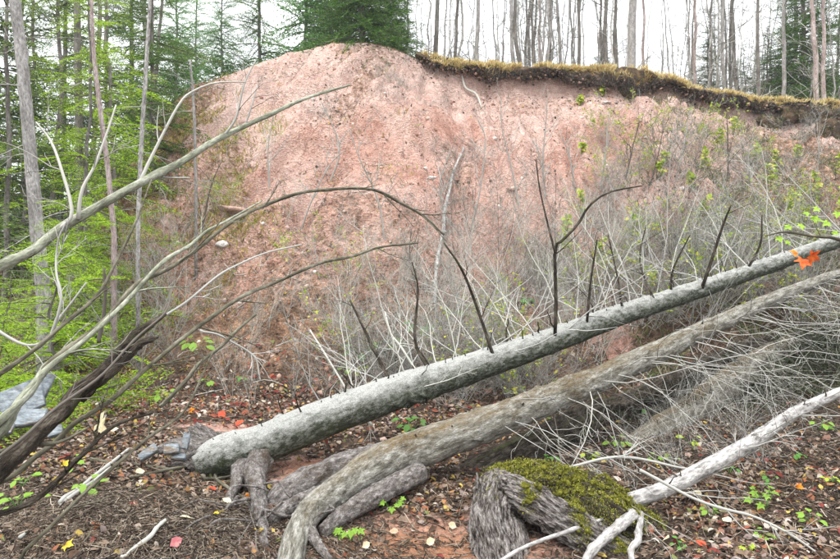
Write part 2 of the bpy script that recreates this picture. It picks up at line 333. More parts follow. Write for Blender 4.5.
LM = {'yellow': leafmat('yellow_leaf', (.75, .5, .02), (.85, .68, .08)), 'orange': leafmat('orange_leaf', (.75, .2, .02), (.85, .38, .04)), 'red': leafmat('red_leaf', (.5, .06, .03), (.62, .12, .05)),
      'cream': leafmat('cream_leaf', (.66, .56, .33), (.8, .75, .58)), 'pink': leafmat('pink_leaf', (.5, .12, .14), (.62, .3, .28)), 'scarlet': leafmat('scarlet_orange_leaf', (.5, .05, .008), (.72, .17, .03)),
      'tan': leafmat('tan_leaf', (.4, .27, .16), (.56, .42, .3)), 'green': leafmat('green_leaf', (.2, .36, .03), (.34, .5, .05))}

# ------------------------------------------------------------------ the ground
def axis(lo, hi, step, a, b, g=1.12):
    mid = np.arange(lo, hi + step / 2, step); r, s_, x = [], step, hi
    while x < b: s_ *= g; x += s_; r.append(x)
    l, s_, x = [], step, lo
    while x > a: s_ *= g; x -= s_; l.append(x)
    return np.concatenate([l[::-1], mid, r])
gx = axis(-7.2, 11.6, .042, -220, 220); gy = axis(2.6, 17.2, .04, -60, 420)
X, Y = np.meshgrid(gx, gy); Z = height(X, Y)
nx, ny = len(gx), len(gy)
g = MB(); ii = (np.arange(ny - 1)[:, None] * nx + np.arange(nx - 1)[None]).ravel()
g.add(np.stack([X, Y, Z], -1), quads=np.stack([ii, ii + 1, ii + nx + 1, ii + nx], -1))
ground = g.build('ground', M['ground'], origin=(0, 0, 0)); tag(ground, kind='structure')
def clay_amount(x, y):
    t = np.clip((y - foot_y(x)) / (crest_y(x) - foot_y(x)), 0, 1)
    c = sm(-.02, .6, t + .3 * fbm(x * .8, y * .8, 3, 91)) * .95
    xb = -3.3 - (y - 11) * .38; c = c * sm(-.9, .7, x - xb + 1.1 * fbm(x * .9, y * .9, 4, 93))
    c = c * (1 - .85 * np.exp(-((x + .75 + (16 - y) * .45) / .38) ** 2) * sm(12.6, 14, y) * (vnoise(x * 4, y * 4, 95) * .6 + .5)) * (1 - .8 * np.exp(-((x - .75) / .35) ** 2 - ((y - 13) / .8) ** 2))
    c = c * (1 - .62 * sm(3.2, 6.2, x - (y - 11) * .55) * (1 - sm(.86, .97, t)))
    c = np.maximum(c, .5 * sm(.02, .25, t) * sm(-7, -4.5, x) * (1 - .9 * sm(.8, 3, x) * (1 - sm(9, 11.5, y))) * (1 - .5 * sm(3, 6, x))); c = np.where(t >= 1, .1, c)
    def blob(cx, cy, rx, ry): return np.exp(-((x - cx) / rx) ** 2 - ((y - cy) / ry) ** 2)
    c = np.maximum(c, 1.3 * blob(-.02, 3.9, .85, .55)); c = np.maximum(c, 1.15 * blob(-.75, 5.25, .7, .35)); c = np.maximum(c, 1.1 * blob(-1.85, 6.3, .5, .28)); c = np.maximum(c, .7 * blob(.5, 3.75, .5, .25))
    return np.clip(c - .25 * sm(1.2, 2.4, x) * (y < 8), 0, 1)  # less clay at right: darker litter colour paints shade under the logs
def sod_amount(x, y):
    t = (y - foot_y(x)) / (crest_y(x) - foot_y(x))
    return sm(.995, 1.02, t) * sm(-1.5, .5, x) * .95
def put_attr(me, nm, vals):
    a = me.attributes.new(nm, 'FLOAT', 'POINT'); a.data.foreach_set('value', np.asarray(vals, np.float32).ravel())
put_attr(ground.data, 'clay', clay_amount(X, Y)); put_attr(ground.data, 'sod', sod_amount(X, Y))
_t = (Y - foot_y(X)) / (crest_y(X) - foot_y(X)); put_attr(ground.data, 'moist', np.clip(1.0 - sm(.3, .85, _t + .35 * fbm(X * .6, Y * .6, 4, 201)) + .9 * sm(.25, .4, fbm((X + .42 * sm(1.5, -2.5, X) * (16 - Y)) * 1.5, Y * .35, 4, 203)), 0, 1))
put_attr(ground.data, 'slope', sm(.0, .12, _t) * (_t < 1) * (1 - .8 * sm(1, 3, X) * (1 - sm(9, 11.5, Y))))
put_attr(ground.data, 'wet', np.clip(1.6 * np.exp(-((X - .0) / .75) ** 2 - ((Y - 3.92) / .5) ** 2) + 1.1 * np.exp(-((X + .78) / .55) ** 2 - ((Y - 5.3) / .3) ** 2) - .3, 0, .85))

# ------------------------------------------------------------------ shapes
def catmull(ctrl, k):
    c = np.asarray(ctrl, float); c = np.vstack([2 * c[0] - c[1], c, 2 * c[-1] - c[-2]])
    n = len(c) - 3; u = np.linspace(0, n - 1e-6, k); i = u.astype(int); t = (u - i)[:, None]
    p0, p1, p2, p3 = c[i], c[i + 1], c[i + 2], c[i + 3]
    return .5 * (2 * p1 + (p2 - p0) * t + (2 * p0 - 5 * p1 + 4 * p2 - p3) * t * t + (3 * p1 - p0 - 3 * p2 + p3) * t ** 3)
def pix(ctrl, k):                                    # control points (px, py, depth, radius in px) -> smooth world path and radii
    c = np.array([[*P(a, b, d), r / F * d] for a, b, d, r in ctrl]); o = catmull(c, k); return o[:, :3], np.maximum(o[:, 3], .001)
def log(mb, pts, rad, sides=20, lump=.12, seed=0, caps=True, ridge=0, fibre=0, rough_=0):
    k = len(pts); tan = unit(np.gradient(pts, axis=0))
    a = np.zeros((k, 3)); r = np.cross(tan[0], [0.1, .2, 1.]); a[0] = r / np.linalg.norm(r)
    for i in range(1, k): v = a[i - 1] - tan[i] * np.dot(a[i - 1], tan[i]); a[i] = v / np.linalg.norm(v)
    b = np.cross(tan, a); th = np.arange(sides) * 2 * np.pi / sides
    s_ = np.concatenate([[0], np.cumsum(np.linalg.norm(np.diff(pts, axis=0), axis=1))]) / max(rad.mean(), 1e-3)
    T_, S_ = np.meshgrid(th, s_)
    nzv = fbm(np.cos(T_) * 1.6 + S_ * .45 + seed, np.sin(T_) * 1.6 + S_ * .3, 4, seed)
    knots = np.clip(fbm(np.cos(T_) * 2.3 + S_ * .9 + 9 + seed, np.sin(T_) * 2.3 - S_ * .8, 2, seed + 3) - .45, 0, 1)
    R = rad[:, None] * (1 + lump * nzv + knots * .5 + fibre * (1 - 2.2 * np.abs(fbm(np.cos(T_) * 5 + seed + 3 * fbm(S_ * .25, T_ * 0, 2, 3), np.sin(T_) * 5 + S_ * .16, 4, seed + 9))) + rough_ * fbm(np.cos(T_) * 6 + S_ * 1.2, np.sin(T_) * 6 + S_ * 1.1, 3, seed + 5))
    if ridge: R = R * (1 + ridge * np.abs(np.sin(T_ * 4 + 2 * fbm(S_ * .3, T_ * .0 + seed, 2, 7))) - ridge * .5)
    v = pts[:, None] + (a[:, None] * np.cos(th)[:, None] + b[:, None] * np.sin(th)[:, None]) * R[..., None]
    i = np.arange(k - 1)[:, None] * sides; j = np.arange(sides); j2 = (j + 1) % sides
    q = np.stack(np.broadcast_arrays(i + j, i + j2, i + sides + j2, i + sides + j), -1)
    vv = v.reshape(-1, 3); tr = []; uu = np.stack([S_ * rad.mean(), np.cos(T_) * R, np.sin(T_) * R], -1).reshape(-1, 3)
    if caps:
        c0 = pts[0] - tan[0] * rad[0] * .25; c1 = pts[-1] + tan[-1] * rad[-1] * .3; m = len(vv)
        vv = np.vstack([vv, c0, c1]); uu = np.vstack([uu, [[-.05, 0, 0], [uu[-1, 0] + .05, 0, 0]]]); tr = [[m, (x + 1) % sides, x] for x in range(sides)] + [[m + 1, (k - 1) * sides + x, (k - 1) * sides + (x + 1) % sides] for x in range(sides)]
    mb.add(vv, quads=q, tris=tr, u=uu)

def grow(out, rng, p, d, L, r, lev, kids_=5, spread=.8, wander=.12, grav=0., k=6, shrink=.5, rmin=.0012):
    pts = [np.array(p, float)]; d = unit(d); st = L / (k - 1)
    for _ in range(k - 1):
        d = unit(d + rng.normal(0, wander, 3) + np.array([0, 0, grav])); pts.append(pts[-1] + d * st)
    pts = np.array(pts); rad = np.maximum(r * np.linspace(1, .35, k), rmin)
    out.append((pts, rad))
    if lev > 0:
        n = max(1, int(rng.poisson(kids_)))
        for c in range(n):
            t = .12 + .86 * (c + rng.random()) / n; i = min(int(t * (k - 1)), k - 2); fr = t * (k - 1) - i
            q = pts[i] * (1 - fr) + pts[i + 1] * fr; ax = unit(pts[i + 1] - pts[i])
            s_ = rng.normal(0, 1, 3); s_ = unit(s_ - ax * np.dot(s_, ax)); an = spread * rng.uniform(.7, 1.25)
            grow(out, rng, q, ax * math.cos(an) + s_ * math.sin(an), L * shrink * rng.uniform(.5, 1.1) * (1.1 - .5 * t), r * (1 - .6 * t) * .62, lev - 1, kids_ * .75, spread, wander, grav, k, shrink, rmin)
    return pts
def tubes_of(lst, sides=3, mb=None):
    mb = mb or MB(); mb.tubes(np.array([a for a, _ in lst]), np.array([b for _, b in lst]), sides); return mb

def frames(nrm, rng, tilt=.5):
    n = len(nrm); z = unit(nrm + rng.normal(0, tilt, (n, 3))); a = unit(rng.normal(0, 1, (n, 3))); x = unit(a - z * np.sum(a * z, 1, keepdims=True)); y = np.cross(z, x)
    return np.stack([x, y, z], -1)
def leaf_shape(kind):                                # flat leaf in x (length 0..1), y; slightly folded in z
    if kind == 'ovate':
        v = np.array([[0, 0, 0], [.25, .2, .06], [.6, .26, .05], [1, 0, -.08], [.6, -.26, .05], [.25, -.2, .06], [.5, 0, -.01]])
        t = np.array([[6, 0, 5], [6, 1, 0], [6, 2, 1], [6, 3, 2], [6, 4, 3], [6, 5, 4]])
        return v, t
    r = [(0, .12), (20, .5), (32, .62), (44, .34), (56, .62), (68, .98), (76, .8), (82, .86), (90, 1.15)]
    pts = []
    for an, ra in r: a = math.radians(an - 90 + 90); pts.append((ra * math.sin(math.radians(an - 0)) * .0, 0))
    out = []
    lobes = [(180, .12), (150, .42), (128, .66), (112, .4), (98, .42), (78, .62), (62, .93), (50, .62), (36, .5), (20, .72), (12, .74), (0, 1.1)]
    for an, ra in lobes: a = math.radians(an); out.append((ra * math.cos(a), ra * math.sin(a)))
    low = [(x, -y) for x, y in out[1:-1]][::-1]
    o = out + low; v = [[0, 0, 0]] + [[x * .5 + .12, y * .5, .05 * abs(y) + .03 * math.sin(9 * x + 5 * y) - .12 * (x * x + y * y) * .5] for x, y in o]
    n = len(o); t = [[0, 1 + (i + 1) % n, 1 + i] for i in range(n)]
    return np.array(v), np.array(t)
# ------------------------------------------------------------------ turf lip along the top of the bank
def put_sc(o, sx, sz): o.scale = (sx, sx, sz)
xs = np.arange(-.1, 13, .035); cy = crest_y(xs)
over = (.10 + .16 * np.clip(fbm(xs * 1.3, 0 * xs, 3, 101) + .5, 0, 1)) * sm(-.1, .7, xs)
thick = (.02 + .27 * np.clip(fbm(xs * 1.9, 0 * xs + 5, 3, 103) + .35, 0, 1) + .18 * np.exp(-((xs - 4.7) / .35) ** 2) + .2 * np.exp(-((xs - 5.5) / .3) ** 2)) * sm(-.1, .7, xs)
over += .12 * np.exp(-((xs - 5.1) / .55) ** 2)
prof = [(.9, 0, 0), (.5, .03, 0), (.2, .08, 0), (.02, .1, .35), (0, .06, .8), (0, .0, 1), (0, -.25, 1.05), (0, -.55, .9), (0, -.8, .6), (0, -.98, .2), (-.15, -.9, -.4)]
rows = []
for k, (bk, zz, ov) in enumerate(prof):
    y = cy + bk - over * ov - .12; zt = height(xs, cy + .3)
    z = zt + np.where(zz > 0, zz, zz * thick) + .09 * fbm(xs * 2.2, y * 0 + k * .3, 3, 107) + .025 * fbm(xs * 9, y * 0 + k * .7, 2, 109)
    y = y + .13 * fbm(xs * 4, y * 0 + k * .6, 3, 113)
    z = np.where(bk > .4, np.minimum(z, height(xs, y) + .01), z)
    rows.append(np.stack([xs, y, z], -1))
R_ = np.stack(rows); kk, nn = R_.shape[:2]
mb = MB(); ii = (np.arange(kk - 1)[:, None] * nn + np.arange(nn - 1)[None]).ravel()
mb.add(R_, quads=np.stack([ii, ii + nn, ii + nn + 1, ii + 1], -1)); turf = mb.build('turf_edge', M['turf'], origin=(4, 16, 6)); tag(turf, kind='structure')

rng = np.random.default_rng(7)
def blades(pos, L, rng, wdt=.01, up=(0, 0, 1), spread=.5):
    n = len(pos); d = unit(np.array(up) + rng.normal(0, spread, (n, 3))); s_ = unit(np.cross(d, rng.normal(0, 1, (n, 3)))) * wdt
    L = L[:, None]; b = pos + d * L * .55; tip = pos + d * L + np.array([0, 0, -1]) * L * .25 * rng.random((n, 1))
    v = np.stack([pos - s_, pos + s_, b + s_ * .8, b - s_ * .8, tip], 1); k = np.arange(n)[:, None] * 5
    return v, (k + np.array([[0, 1, 2, 3]])).reshape(-1, 4), (k + np.array([[3, 2, 4]])).reshape(-1, 3)
# golden grass along the lip
n = 46000; t = rng.random(n) ** .8; gx_ = .1 + 12.6 * rng.random(n); i0 = np.clip(((gx_ + .1) / .035).astype(int), 0, nn - 1)
row = rng.choice(8, n, p=[.1, .18, .22, .22, .12, .08, .05, .03]); fr = rng.random(n)[:, None]
pos = R_[row, i0] * (1 - fr) + R_[np.minimum(row + 1, 8), i0] * fr
keep = fbm(gx_ * 1.6, row * .3, 3, 120) > -.24 + .24 * (row > 3); pos = pos[keep]
mb = MB(); v, q, tt = blades(pos, rng.uniform(.04, .18, len(pos)), rng, .008, (0, -.3, 1), .55); mb.add(v, q, tt)
tag(mb.build('golden_grass', M['grass'], origin=(4, 16, 6), smooth=False), 'short golden grass and moss on the lip of the bank', 'grass', kind='stuff')
# clods broken out of the lip
import bmesh
b_ = bmesh.new(); bmesh.ops.create_icosphere(b_, subdivisions=2, radius=1); cv_ = np.array([x.co[:] for x in b_.verts]); cf_ = np.array([[q.index for q in x.verts] for x in b_.faces]); b_.free()
M['clod'] = island('turf_clods', [(0, (.04, .03, .02)), (.4, (.1, .07, .045)), (.65, (.2, .13, .09)), (.85, (.34, .22, .17))], .95, nscale=20)
n = 1500; i0 = rng.integers(4, nn, n); row = rng.choice([7, 8, 9, 10], n); p_ = R_[row, i0] + rng.normal(0, .05, (n, 3)) + np.array([0, -.02, -.09]) * rng.random((n, 1)); sz_ = rng.uniform(.008, .03, n)
mb = MB(); mb.inst(cv_ * (1 + .4 * fbm(cv_[:, 0] * 2 + cv_[:, 2], cv_[:, 1] * 2, 3, 77))[:, None], cf_, frames(np.tile([[0, 0, 1.]], (n, 1)), rng, .8) * (np.stack([sz_ * rng.uniform(.8, 2, n), sz_, sz_ * .7], -1)[:, None, :]), p_)
tag(mb.build('turf_clod', M['clod'], origin=(4, 16, 6), smooth=False), 'crumbling clods of turf and clay under the golden lip', 'clods', kind='stuff')
# roots and dark fringe hanging from the lip
n = 2200; i0 = rng.integers(8, nn, n); row = rng.choice([5, 6, 7, 8], n); base = R_[row, i0]
big = .5 + 1.1 * np.exp(-((base[:, 0] - 5.0) / .8) ** 2) + .5 * np.exp(-((base[:, 0] - 9.8) / 1.3) ** 2)
Ls = rng.uniform(.05, .36, n) * big * np.clip(fbm(base[:, 0] * 2.1, base[:, 0] * 0, 3, 171) + .75, .15, 1.4); k = 5; tt_ = np.linspace(0, 1, k)[None, :, None]
dr = unit(np.stack([rng.normal(0, .35, n), rng.normal(-.1, .2, n), -np.ones(n)], -1))
pts = base[:, None] + dr[:, None] * Ls[:, None, None] * tt_ + rng.normal(0, .018, (n, k, 3)) * tt_
mb = MB(); mb.tubes(pts, np.linspace(.007, .002, k)[None] * rng.uniform(.5, 1.5, (n, 1)), 3)
tag(mb.build('root_fringe', M['twig_dark'], origin=(4, 16, 6)), 'dark roots hanging in a fringe under the turf lip', 'roots', kind='stuff')

# ------------------------------------------------------------------ litter, stones, sticks
def sample(n, prob, xr, yr, rng):
    out_ = []; tot = 0
    while tot < n:
        m = n * 3; u = rng.random(m); y = yr[0] + (yr[1] - yr[0]) * rng.random(m); half = .72 * y + .4
        x = rng.uniform(-1, 1, m) * half; ok = (x > xr[0]) & (x < xr[1]) & (rng.random(m) < prob(x, y) * (half / half.max()) ** 0)
        out_.append(np.stack([x[ok], y[ok]], -1)); tot += ok.sum()
    p = np.concatenate(out_)[:n]; z = height(p[:, 0], p[:, 1]); return np.column_stack([p, z]), normal(p[:, 0], p[:, 1])
def lit_prob(x, y):
    c = clay_amount(x, y); t = (y - foot_y(x)) / (crest_y(x) - foot_y(x))
    p = (1 - c) ** 2.2 * np.where(y < 9, 1, .65) + .05; p *= (1 - .85 * np.clip(np.exp(-((x - .02) / .5) ** 2 - ((y - 4.0) / .4) ** 2), 0, 1)) * np.exp(-np.clip(y - 4, 0, 20) / 6.0) * 1.3 * (.5 + .8 * vnoise(x * 2.2, y * 2.2, 130))
    p *= np.where((x < -1.0) & (y < 4.6), .14, 1) * (.25 + 1.2 * sm(.35, .7, vnoise(x * 1.5, y * 1.5, 131))) * (1 - .55 * sm(1.2, 2.2, x) * sm(4.6, 5.4, y)); return p * (t < .97)  # sparser leaves at right bare dark soil, standing for shade under the logs
lv, lt = leaf_shape('ovate'); lt4 = lt
def leaves(name, mat, n, prob, xr, yr, s0, s1, label, cat, seed, tilt=.45, lift=.006, shape=(lv, lt)):
    r = np.random.default_rng(seed); p, nr = sample(n, prob, xr, yr, r); Mx = frames(nr, r, tilt); s_ = s0 * .7 + (s1 * 1.2 - s0 * .7) * r.random(n) ** 1.6
    Mx = Mx * s_[:, None, None]; Mx[:, :, 1] *= r.uniform(.7, 1.5, n)[:, None]; Mx[:, :, 2] *= r.uniform(-1.5, 3.5, n)[:, None]
    mb = MB(); mb.inst(shape[0] - np.array([.5, 0, 0]), shape[1], Mx, p + nr * lift + np.array([0, 0, 1]) * s_[:, None] * .12)
    return tag(mb.build(name, mat, origin=(0, 8, 0), smooth=False), label, cat, kind='stuff')
leaves('leaf_litter', M['litter'], 42000, lit_prob, (-7, 9), (2.8, 14), .028, .062, 'dry brown red and yellow fallen leaves scattered over the ground', 'leaf litter', 11)
def red_prob(x, y): return np.exp(-((x + 2.1) / 2.2) ** 2 - ((y - 7.6) / 1.0) ** 2) + .25 * np.exp(-((x - 2.2) / 1.6) ** 2 - ((y - 4.6) / .9) ** 2)
M['red_litter'] = island('red_leaf_litter', [(0, (.2, .04, .03)), (.2, (.3, .09, .05)), (.4, (.27, .15, .11)), (.65, (.4, .28, .22)), (.87, (.5, .44, .38)), (.95, (.5, .35, .1))], .7, .15)
leaves('red_leaf_litter', M['red_litter'], 2600, red_prob, (-6, 5), (3.2, 10), .035, .075, 'red and russet fallen leaves at the foot of the bank', 'leaf litter', 12)
def bank_prob(x, y):
    t = (y - foot_y(x)) / (crest_y(x) - foot_y(x)); band = np.exp(-((x + 1.2 + (16 - y) * .33) / .5) ** 2) * (y > 13.0) + 1.1 * (t > .93) * (x > -3)
    left = 1 - sm(-5.6, -4.0, x)
    return np.where((t > 0) & (t < .99), .16 * vnoise(x * 1.7, y * 1.7, 140) ** 2 + .9 * band * vnoise(x * 3, y * 3, 141) + .35 * left + .25 * sm(3, 6, x), 0)
leaves('bank_leaf_litter', M['litter'], 9000, bank_prob, (-8.5, 11), (8, 16.2), .035, .07, 'sparse fallen leaves caught on the red bank', 'leaf litter', 13)
def duff_prob(x, y):
    c = clay_amount(x, y); return (1 - .85 * c) * np.exp(-np.clip(y - 4, 0, 20) / 5) * 1.2
def sticks(name, mat, n, prob, xr, yr, l0, l1, r0, r1, label, cat, seed, lift=.01):
    r = np.random.default_rng(seed); p, nr = sample(n, prob, xr, yr, r); Mx = frames(nr, r, .2); L = r.uniform(l0, l1, n) ** 1; k = 4
    t = np.linspace(-.5, .5, k); side = Mx[:, :, 1] * r.normal(0, .08, n)[:, None]
    pts = p[:, None] + nr[:, None] * lift + Mx[:, :, 0][:, None] * (L[:, None] * t)[..., None] + side[:, None] * (np.array([0, 1, .6, -.5])[None, :] * L[:, None])[..., None]
    mb = MB(); mb.tubes(pts, np.linspace(1, .5, k)[None] * r.uniform(r0, r1, (n, 1)), 3)
    return tag(mb.build(name, mat, origin=(0, 8, 0)), label, cat, kind='stuff')
sticks('fallen_twig', M['needle_duff'], 9000, duff_prob, (-7, 9), (2.9, 13), .04, .26, .0012, .0035, 'thin broken twigs lying through the leaf litter', 'twigs', 14)
def dark_prob(x, y): return np.exp(-((x + 1.6) / 1.5) ** 2 - ((y - 3.7) / .8) ** 2) + .5 * np.exp(-((x - 3) / 1.8) ** 2 - ((y - 5.4) / 1.2) ** 2) + .15 * bank_prob(x, y)
sticks('dark_duff', M['dark_duff'], 22000, dark_prob, (-7, 9), (2.9, 16), .02, .13, .0015, .006, 'dark rotting debris of twigs and needles over the soil', 'debris', 15)
sticks('fine_duff', M['needle_duff'], 15000, lambda x, y: np.exp(-((x + 1.7) / 1.3) ** 2 - ((y - 3.7) / .8) ** 2), (-5, 1), (2.8, 6), .015, .09, .001, .003, 'fine brown needles and fibres over the dark mound', 'debris', 19)
leaves('crumbled_litter', M['dark_duff'], 16000, lambda x, y: (1 - clay_amount(x, y)) * np.exp(-np.clip(y - 3.6, 0, 20) / 3), (-7, 8), (2.8, 12), .012, .035, 'crumbled dark leaf mould between the fallen leaves', 'leaf mould', 16)
sticks('bank_twig', M['twig_dark'], 3600, lambda x, y: np.where((y > foot_y(x)) & (y < crest_y(x) - .1), .12 + vnoise(x * 1.4, y * 1.4, 180) ** 2, 0), (-7, 10.5), (8, 16), .04, .3, .002, .006, 'thin dead twigs and weeds clinging to the red bank', 'twigs', 17, .03)
sticks('pale_bank_twig', M['twig_pale'], 2600, lambda x, y: np.where((y > foot_y(x)) & (y < crest_y(x) - .1), .1 + vnoise(x * 1.2, y * 1.2, 181) ** 2 + .5 * sm(1, 5, x), 0), (-7, 10.5), (7.5, 16), .06, .5, .002, .006, 'pale dry stalks scattered over the red bank', 'stalks', 18, .05)
M['weed'] = island('ochre_weeds', [(0, (.2, .16, .04)), (.3, (.36, .32, .06)), (.55, (.5, .4, .1)), (.75, (.22, .28, .05)), (.9, (.4, .26, .1))], .8, .25)
def weeds(name, n, prob, xr, yr, l0, l1, seed, label, mat, w_=.007):
    r = np.random.default_rng(seed); p, nr = sample(n, prob, xr, yr, r); mb = MB(); v, q, t = blades(p, r.uniform(l0, l1, n), r, w_, (0, -.3, 1), .7); mb.add(v, q, t); return tag(mb.build(name, mat, origin=(0, 8, 0), smooth=False), label, 'weeds', kind='stuff')
weeds('ochre_weed', 17000, lambda x, y: (sm(.6, -.9, x + 3.3 + (y - 11) * .38 - .6 + 1.3 * fbm(x * .9, y * .9, 3, 190)) * (y > 8.6) * (.1 + sm(.4, .8, vnoise(x * 1.9, y * 1.9, 191))) + .10 * (y > 12) * (x < 0) * sm(.6, .8, vnoise(x * 2.2, y * 2.2, 193))) * (y < 16.1), (-8.5, 0), (8.6, 16.1), .05, .2, 41, 'ochre and yellow green weeds on the brown shoulder of the bank', M['weed'])
weeds('brushy_slope_weed', 13000, lambda x, y: sm(2.5, 6, x - (y - 11) * .4) * (y > 7) * (y < 16) * (.1 + sm(.4, .75, vnoise(x * 1.6, y * 1.6, 192))), (1, 11), (7, 16), .06, .3, 42, 'grey green and straw weeds over the brushy end of the bank', M['green_grass'])
# loose stones
def blob(rng, rough=.3, sub=2):
    import bmesh
    b = bmesh.new(); bmesh.ops.create_icosphere(b, subdivisions=sub, radius=1); v = np.array([x.co[:] for x in b.verts]); f = np.array([[q.index for q in x.verts] for x in b.faces]); b.free()
    o = rng.random(3) * 9; s_ = 1 + rough * (fbm(v[:, 0] * 1.4 + o[0] + v[:, 2], v[:, 1] * 1.4 + o[1], 3, int(o[2] * 10)))
    v = v * s_[:, None]; 
    for _ in range(5): nn_ = unit(rng.normal(0, 1, 3)); d = v @ nn_; lim = rng.uniform(.55, .85); v = v - np.outer(np.clip(d - lim, 0, None), nn_)
    return v, f
r = np.random.default_rng(21)
mb = MB()
def st_prob(x, y): t = (y - foot_y(x)) / (crest_y(x) - foot_y(x)); return np.where((t > .02) & (t < .985), .15 + vnoise(x * 1.3, y * 1.3, 150) ** 2, .03 * (x < .8)) * (y > 3.2)
for q_ in range(5):
    bv, bf = blob(r, .3, 1); p, nr = sample(900, st_prob, (-6.5, 10), (3.2, 16), r); s_ = .008 + .05 * r.random(900) ** 9
    Mx = frames(nr, r, .6) * s_[:, None, None]; mb.inst(bv, bf, Mx, p)
tag(mb.build('loose_stone', M['stone_bits'], origin=(0, 10, 2), smooth=False), 'small loose stones and clods on the red slope', 'stones', kind='stuff')

def rock(px, py, wpx, hpx, mat, label, cat='rock', rot=0, group=None, name='rock', depth=.7, seed=1, d=None, sub=3, tiltx=0):
    r_ = np.random.default_rng(seed); h = hit(px, py) if d is None else P(px, py, d); s = h[1] / F
    v, f = blob(r_, .3, sub); v = v * np.array([wpx * s / 1.5, wpx * s / 1.5 * depth, hpx * s / 1.5])
    c, sn = math.cos(rot), math.sin(rot); v = v @ np.array([[c, 0, -sn], [0, 1, 0], [sn, 0, c]])
    mb = MB(); mb.add(v + h, tris=f); return tag(mb.build(name, mat, origin=tuple(h), smooth=False), label, cat, group)
rock(232, 211, 24, 7.5, M['rock'], 'long flat reddish rock slab jutting from the bank beside the young conifers', rot=.12, seed=3)
rock(222, 245, 10, 6, M['rock_pale'], 'small pale pinkish rock below the long slab', rot=-.3, seed=4)
rock(513, 190, 9, 4, M['rock'], 'small brown rock ledge on the upper middle of the bank', seed=5)
rock(495, 139, 5, 3, M['rock_pale'], 'tiny white stone high on the bank below the turf', seed=6)
rock(432, 180, 9, 4, M['rock_pale'], 'pale flat stone beside the top of the white dead stick', seed=7)
rock(555, 229, 5, 4, M['rock_pale'], 'tiny whitish stone behind the tall dark forked branch', seed=8)
rock(607, 103, 7, 3, M['rock_pale'], 'grey stone just under the turf lip', seed=9)
rock(690, 92, 5, 5, M['rock_pale'], 'white pebble stuck in the turf at the top of the bank', seed=10)
rock(455, 181, 7, 4, M['rock'], 'reddish stone just below the white stick top', seed=12)

# turf clumps that slid from the lip
for q_, (px, py, wp, hp, lb) in enumerate([(800, 118, 34, 12, 'large dark clump of slumped turf below the golden lip'), (770, 124, 16, 8, 'small dark turf clump beside the large slumped one'), (830, 134, 20, 12, 'dark shaggy turf clump at the end of the lip'),
                                          (628, 95, 13, 9, 'dark turf clod hanging where the lip has broken')]):
    h = hit(px, py); r_ = np.random.default_rng(60 + q_); v, f = blob(r_, .7, 3); s = h[1] / F; v = v * np.array([wp * s, wp * s * .5, hp * s])
    t_ = thing('turf_clump', h, lb, 'turf clump'); mb = MB(); mb.add(v + h, tris=f); mb.build('soil', M['turf'], t_)
    n = 400; k = r_.integers(0, len(v), n); mb = MB(); vv, q, tt = blades(v[k] + h, r_.uniform(.05, .16, n), r_, .007, (0, -.4, .1), .8); mb.add(vv, q, tt); tag(mb.build('grass', M['green_grass'], t_, smooth=False), kind='stuff')

# ------------------------------------------------------------------ fallen trunks
def stub(out_, rng, base, tip, r, wob=.04):
    base, tip = np.array(base), np.array(tip); k = 6; L = np.linalg.norm(tip - base); t = np.linspace(0, 1, k)[:, None]
    out_.append((base + (tip - base) * t + rng.normal(0, wob * L, (k, 3)) * np.sin(t * np.pi) * .6, r * np.linspace(1, .4, k)))
def pxbranch(parent, mat, ctrl, rng, twigs=0, tl=.3, name='branch', sides=6, k=16, dz=.5, lump=.1):
    pts, rad = pix(ctrl, k); mb = MB(); log(mb, pts, rad, sides, lump, int(rng.integers(99)))
    tw = []
    for _ in range(twigs):
        i = int(rng.integers(k // 4, k - 1)); ax = unit(pts[i + 1] - pts[i]); s_ = rng.normal(0, 1, 3); s_ = unit(s_ - ax * np.dot(s_, ax))
        grow(tw, rng, pts[i], ax * .8 + s_ * .7, tl * rng.uniform(.5, 1.2), rad[i] * .45, 1, 3, .7, .12)
    if tw: tubes_of(tw, 3, mb)
    return mb.build(name, mat, parent)
rng = np.random.default_rng(31)
# the upper, pale trunk
c1 = [(196, 467, 5.1, 13), (210, 460, 5.15, 19), (228, 454, 5.2, 21.5), (262, 444, 5.3, 21), (330, 416, 5.5, 20), (400, 391, 5.8, 18.5), (470, 368, 6.1, 16), (550, 341, 6.5, 13.5), (620, 315, 6.9, 11.5), (700, 289, 7.4, 9.5), (770, 265, 7.9, 8.2),
      (840, 240, 8.5, 7.2), (910, 215, 9.2, 5.5), (1000, 188, 10.4, 4), (1090, 168, 12, 2.5)]
p1, r1 = pix(c1, 360); r1 = r1 * .94
T1 = thing('fallen_tree', P(222, 470, 5.2), 'pale grey lichened fallen trunk with dark spikes, the upper of the two crossing logs', 'fallen tree')
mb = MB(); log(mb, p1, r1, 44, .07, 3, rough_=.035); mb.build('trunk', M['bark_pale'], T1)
def at1(px): k = np.argmin(np.abs(CX + F * p1[:, 0] / p1[:, 1] - px)); return p1[k], r1[k]
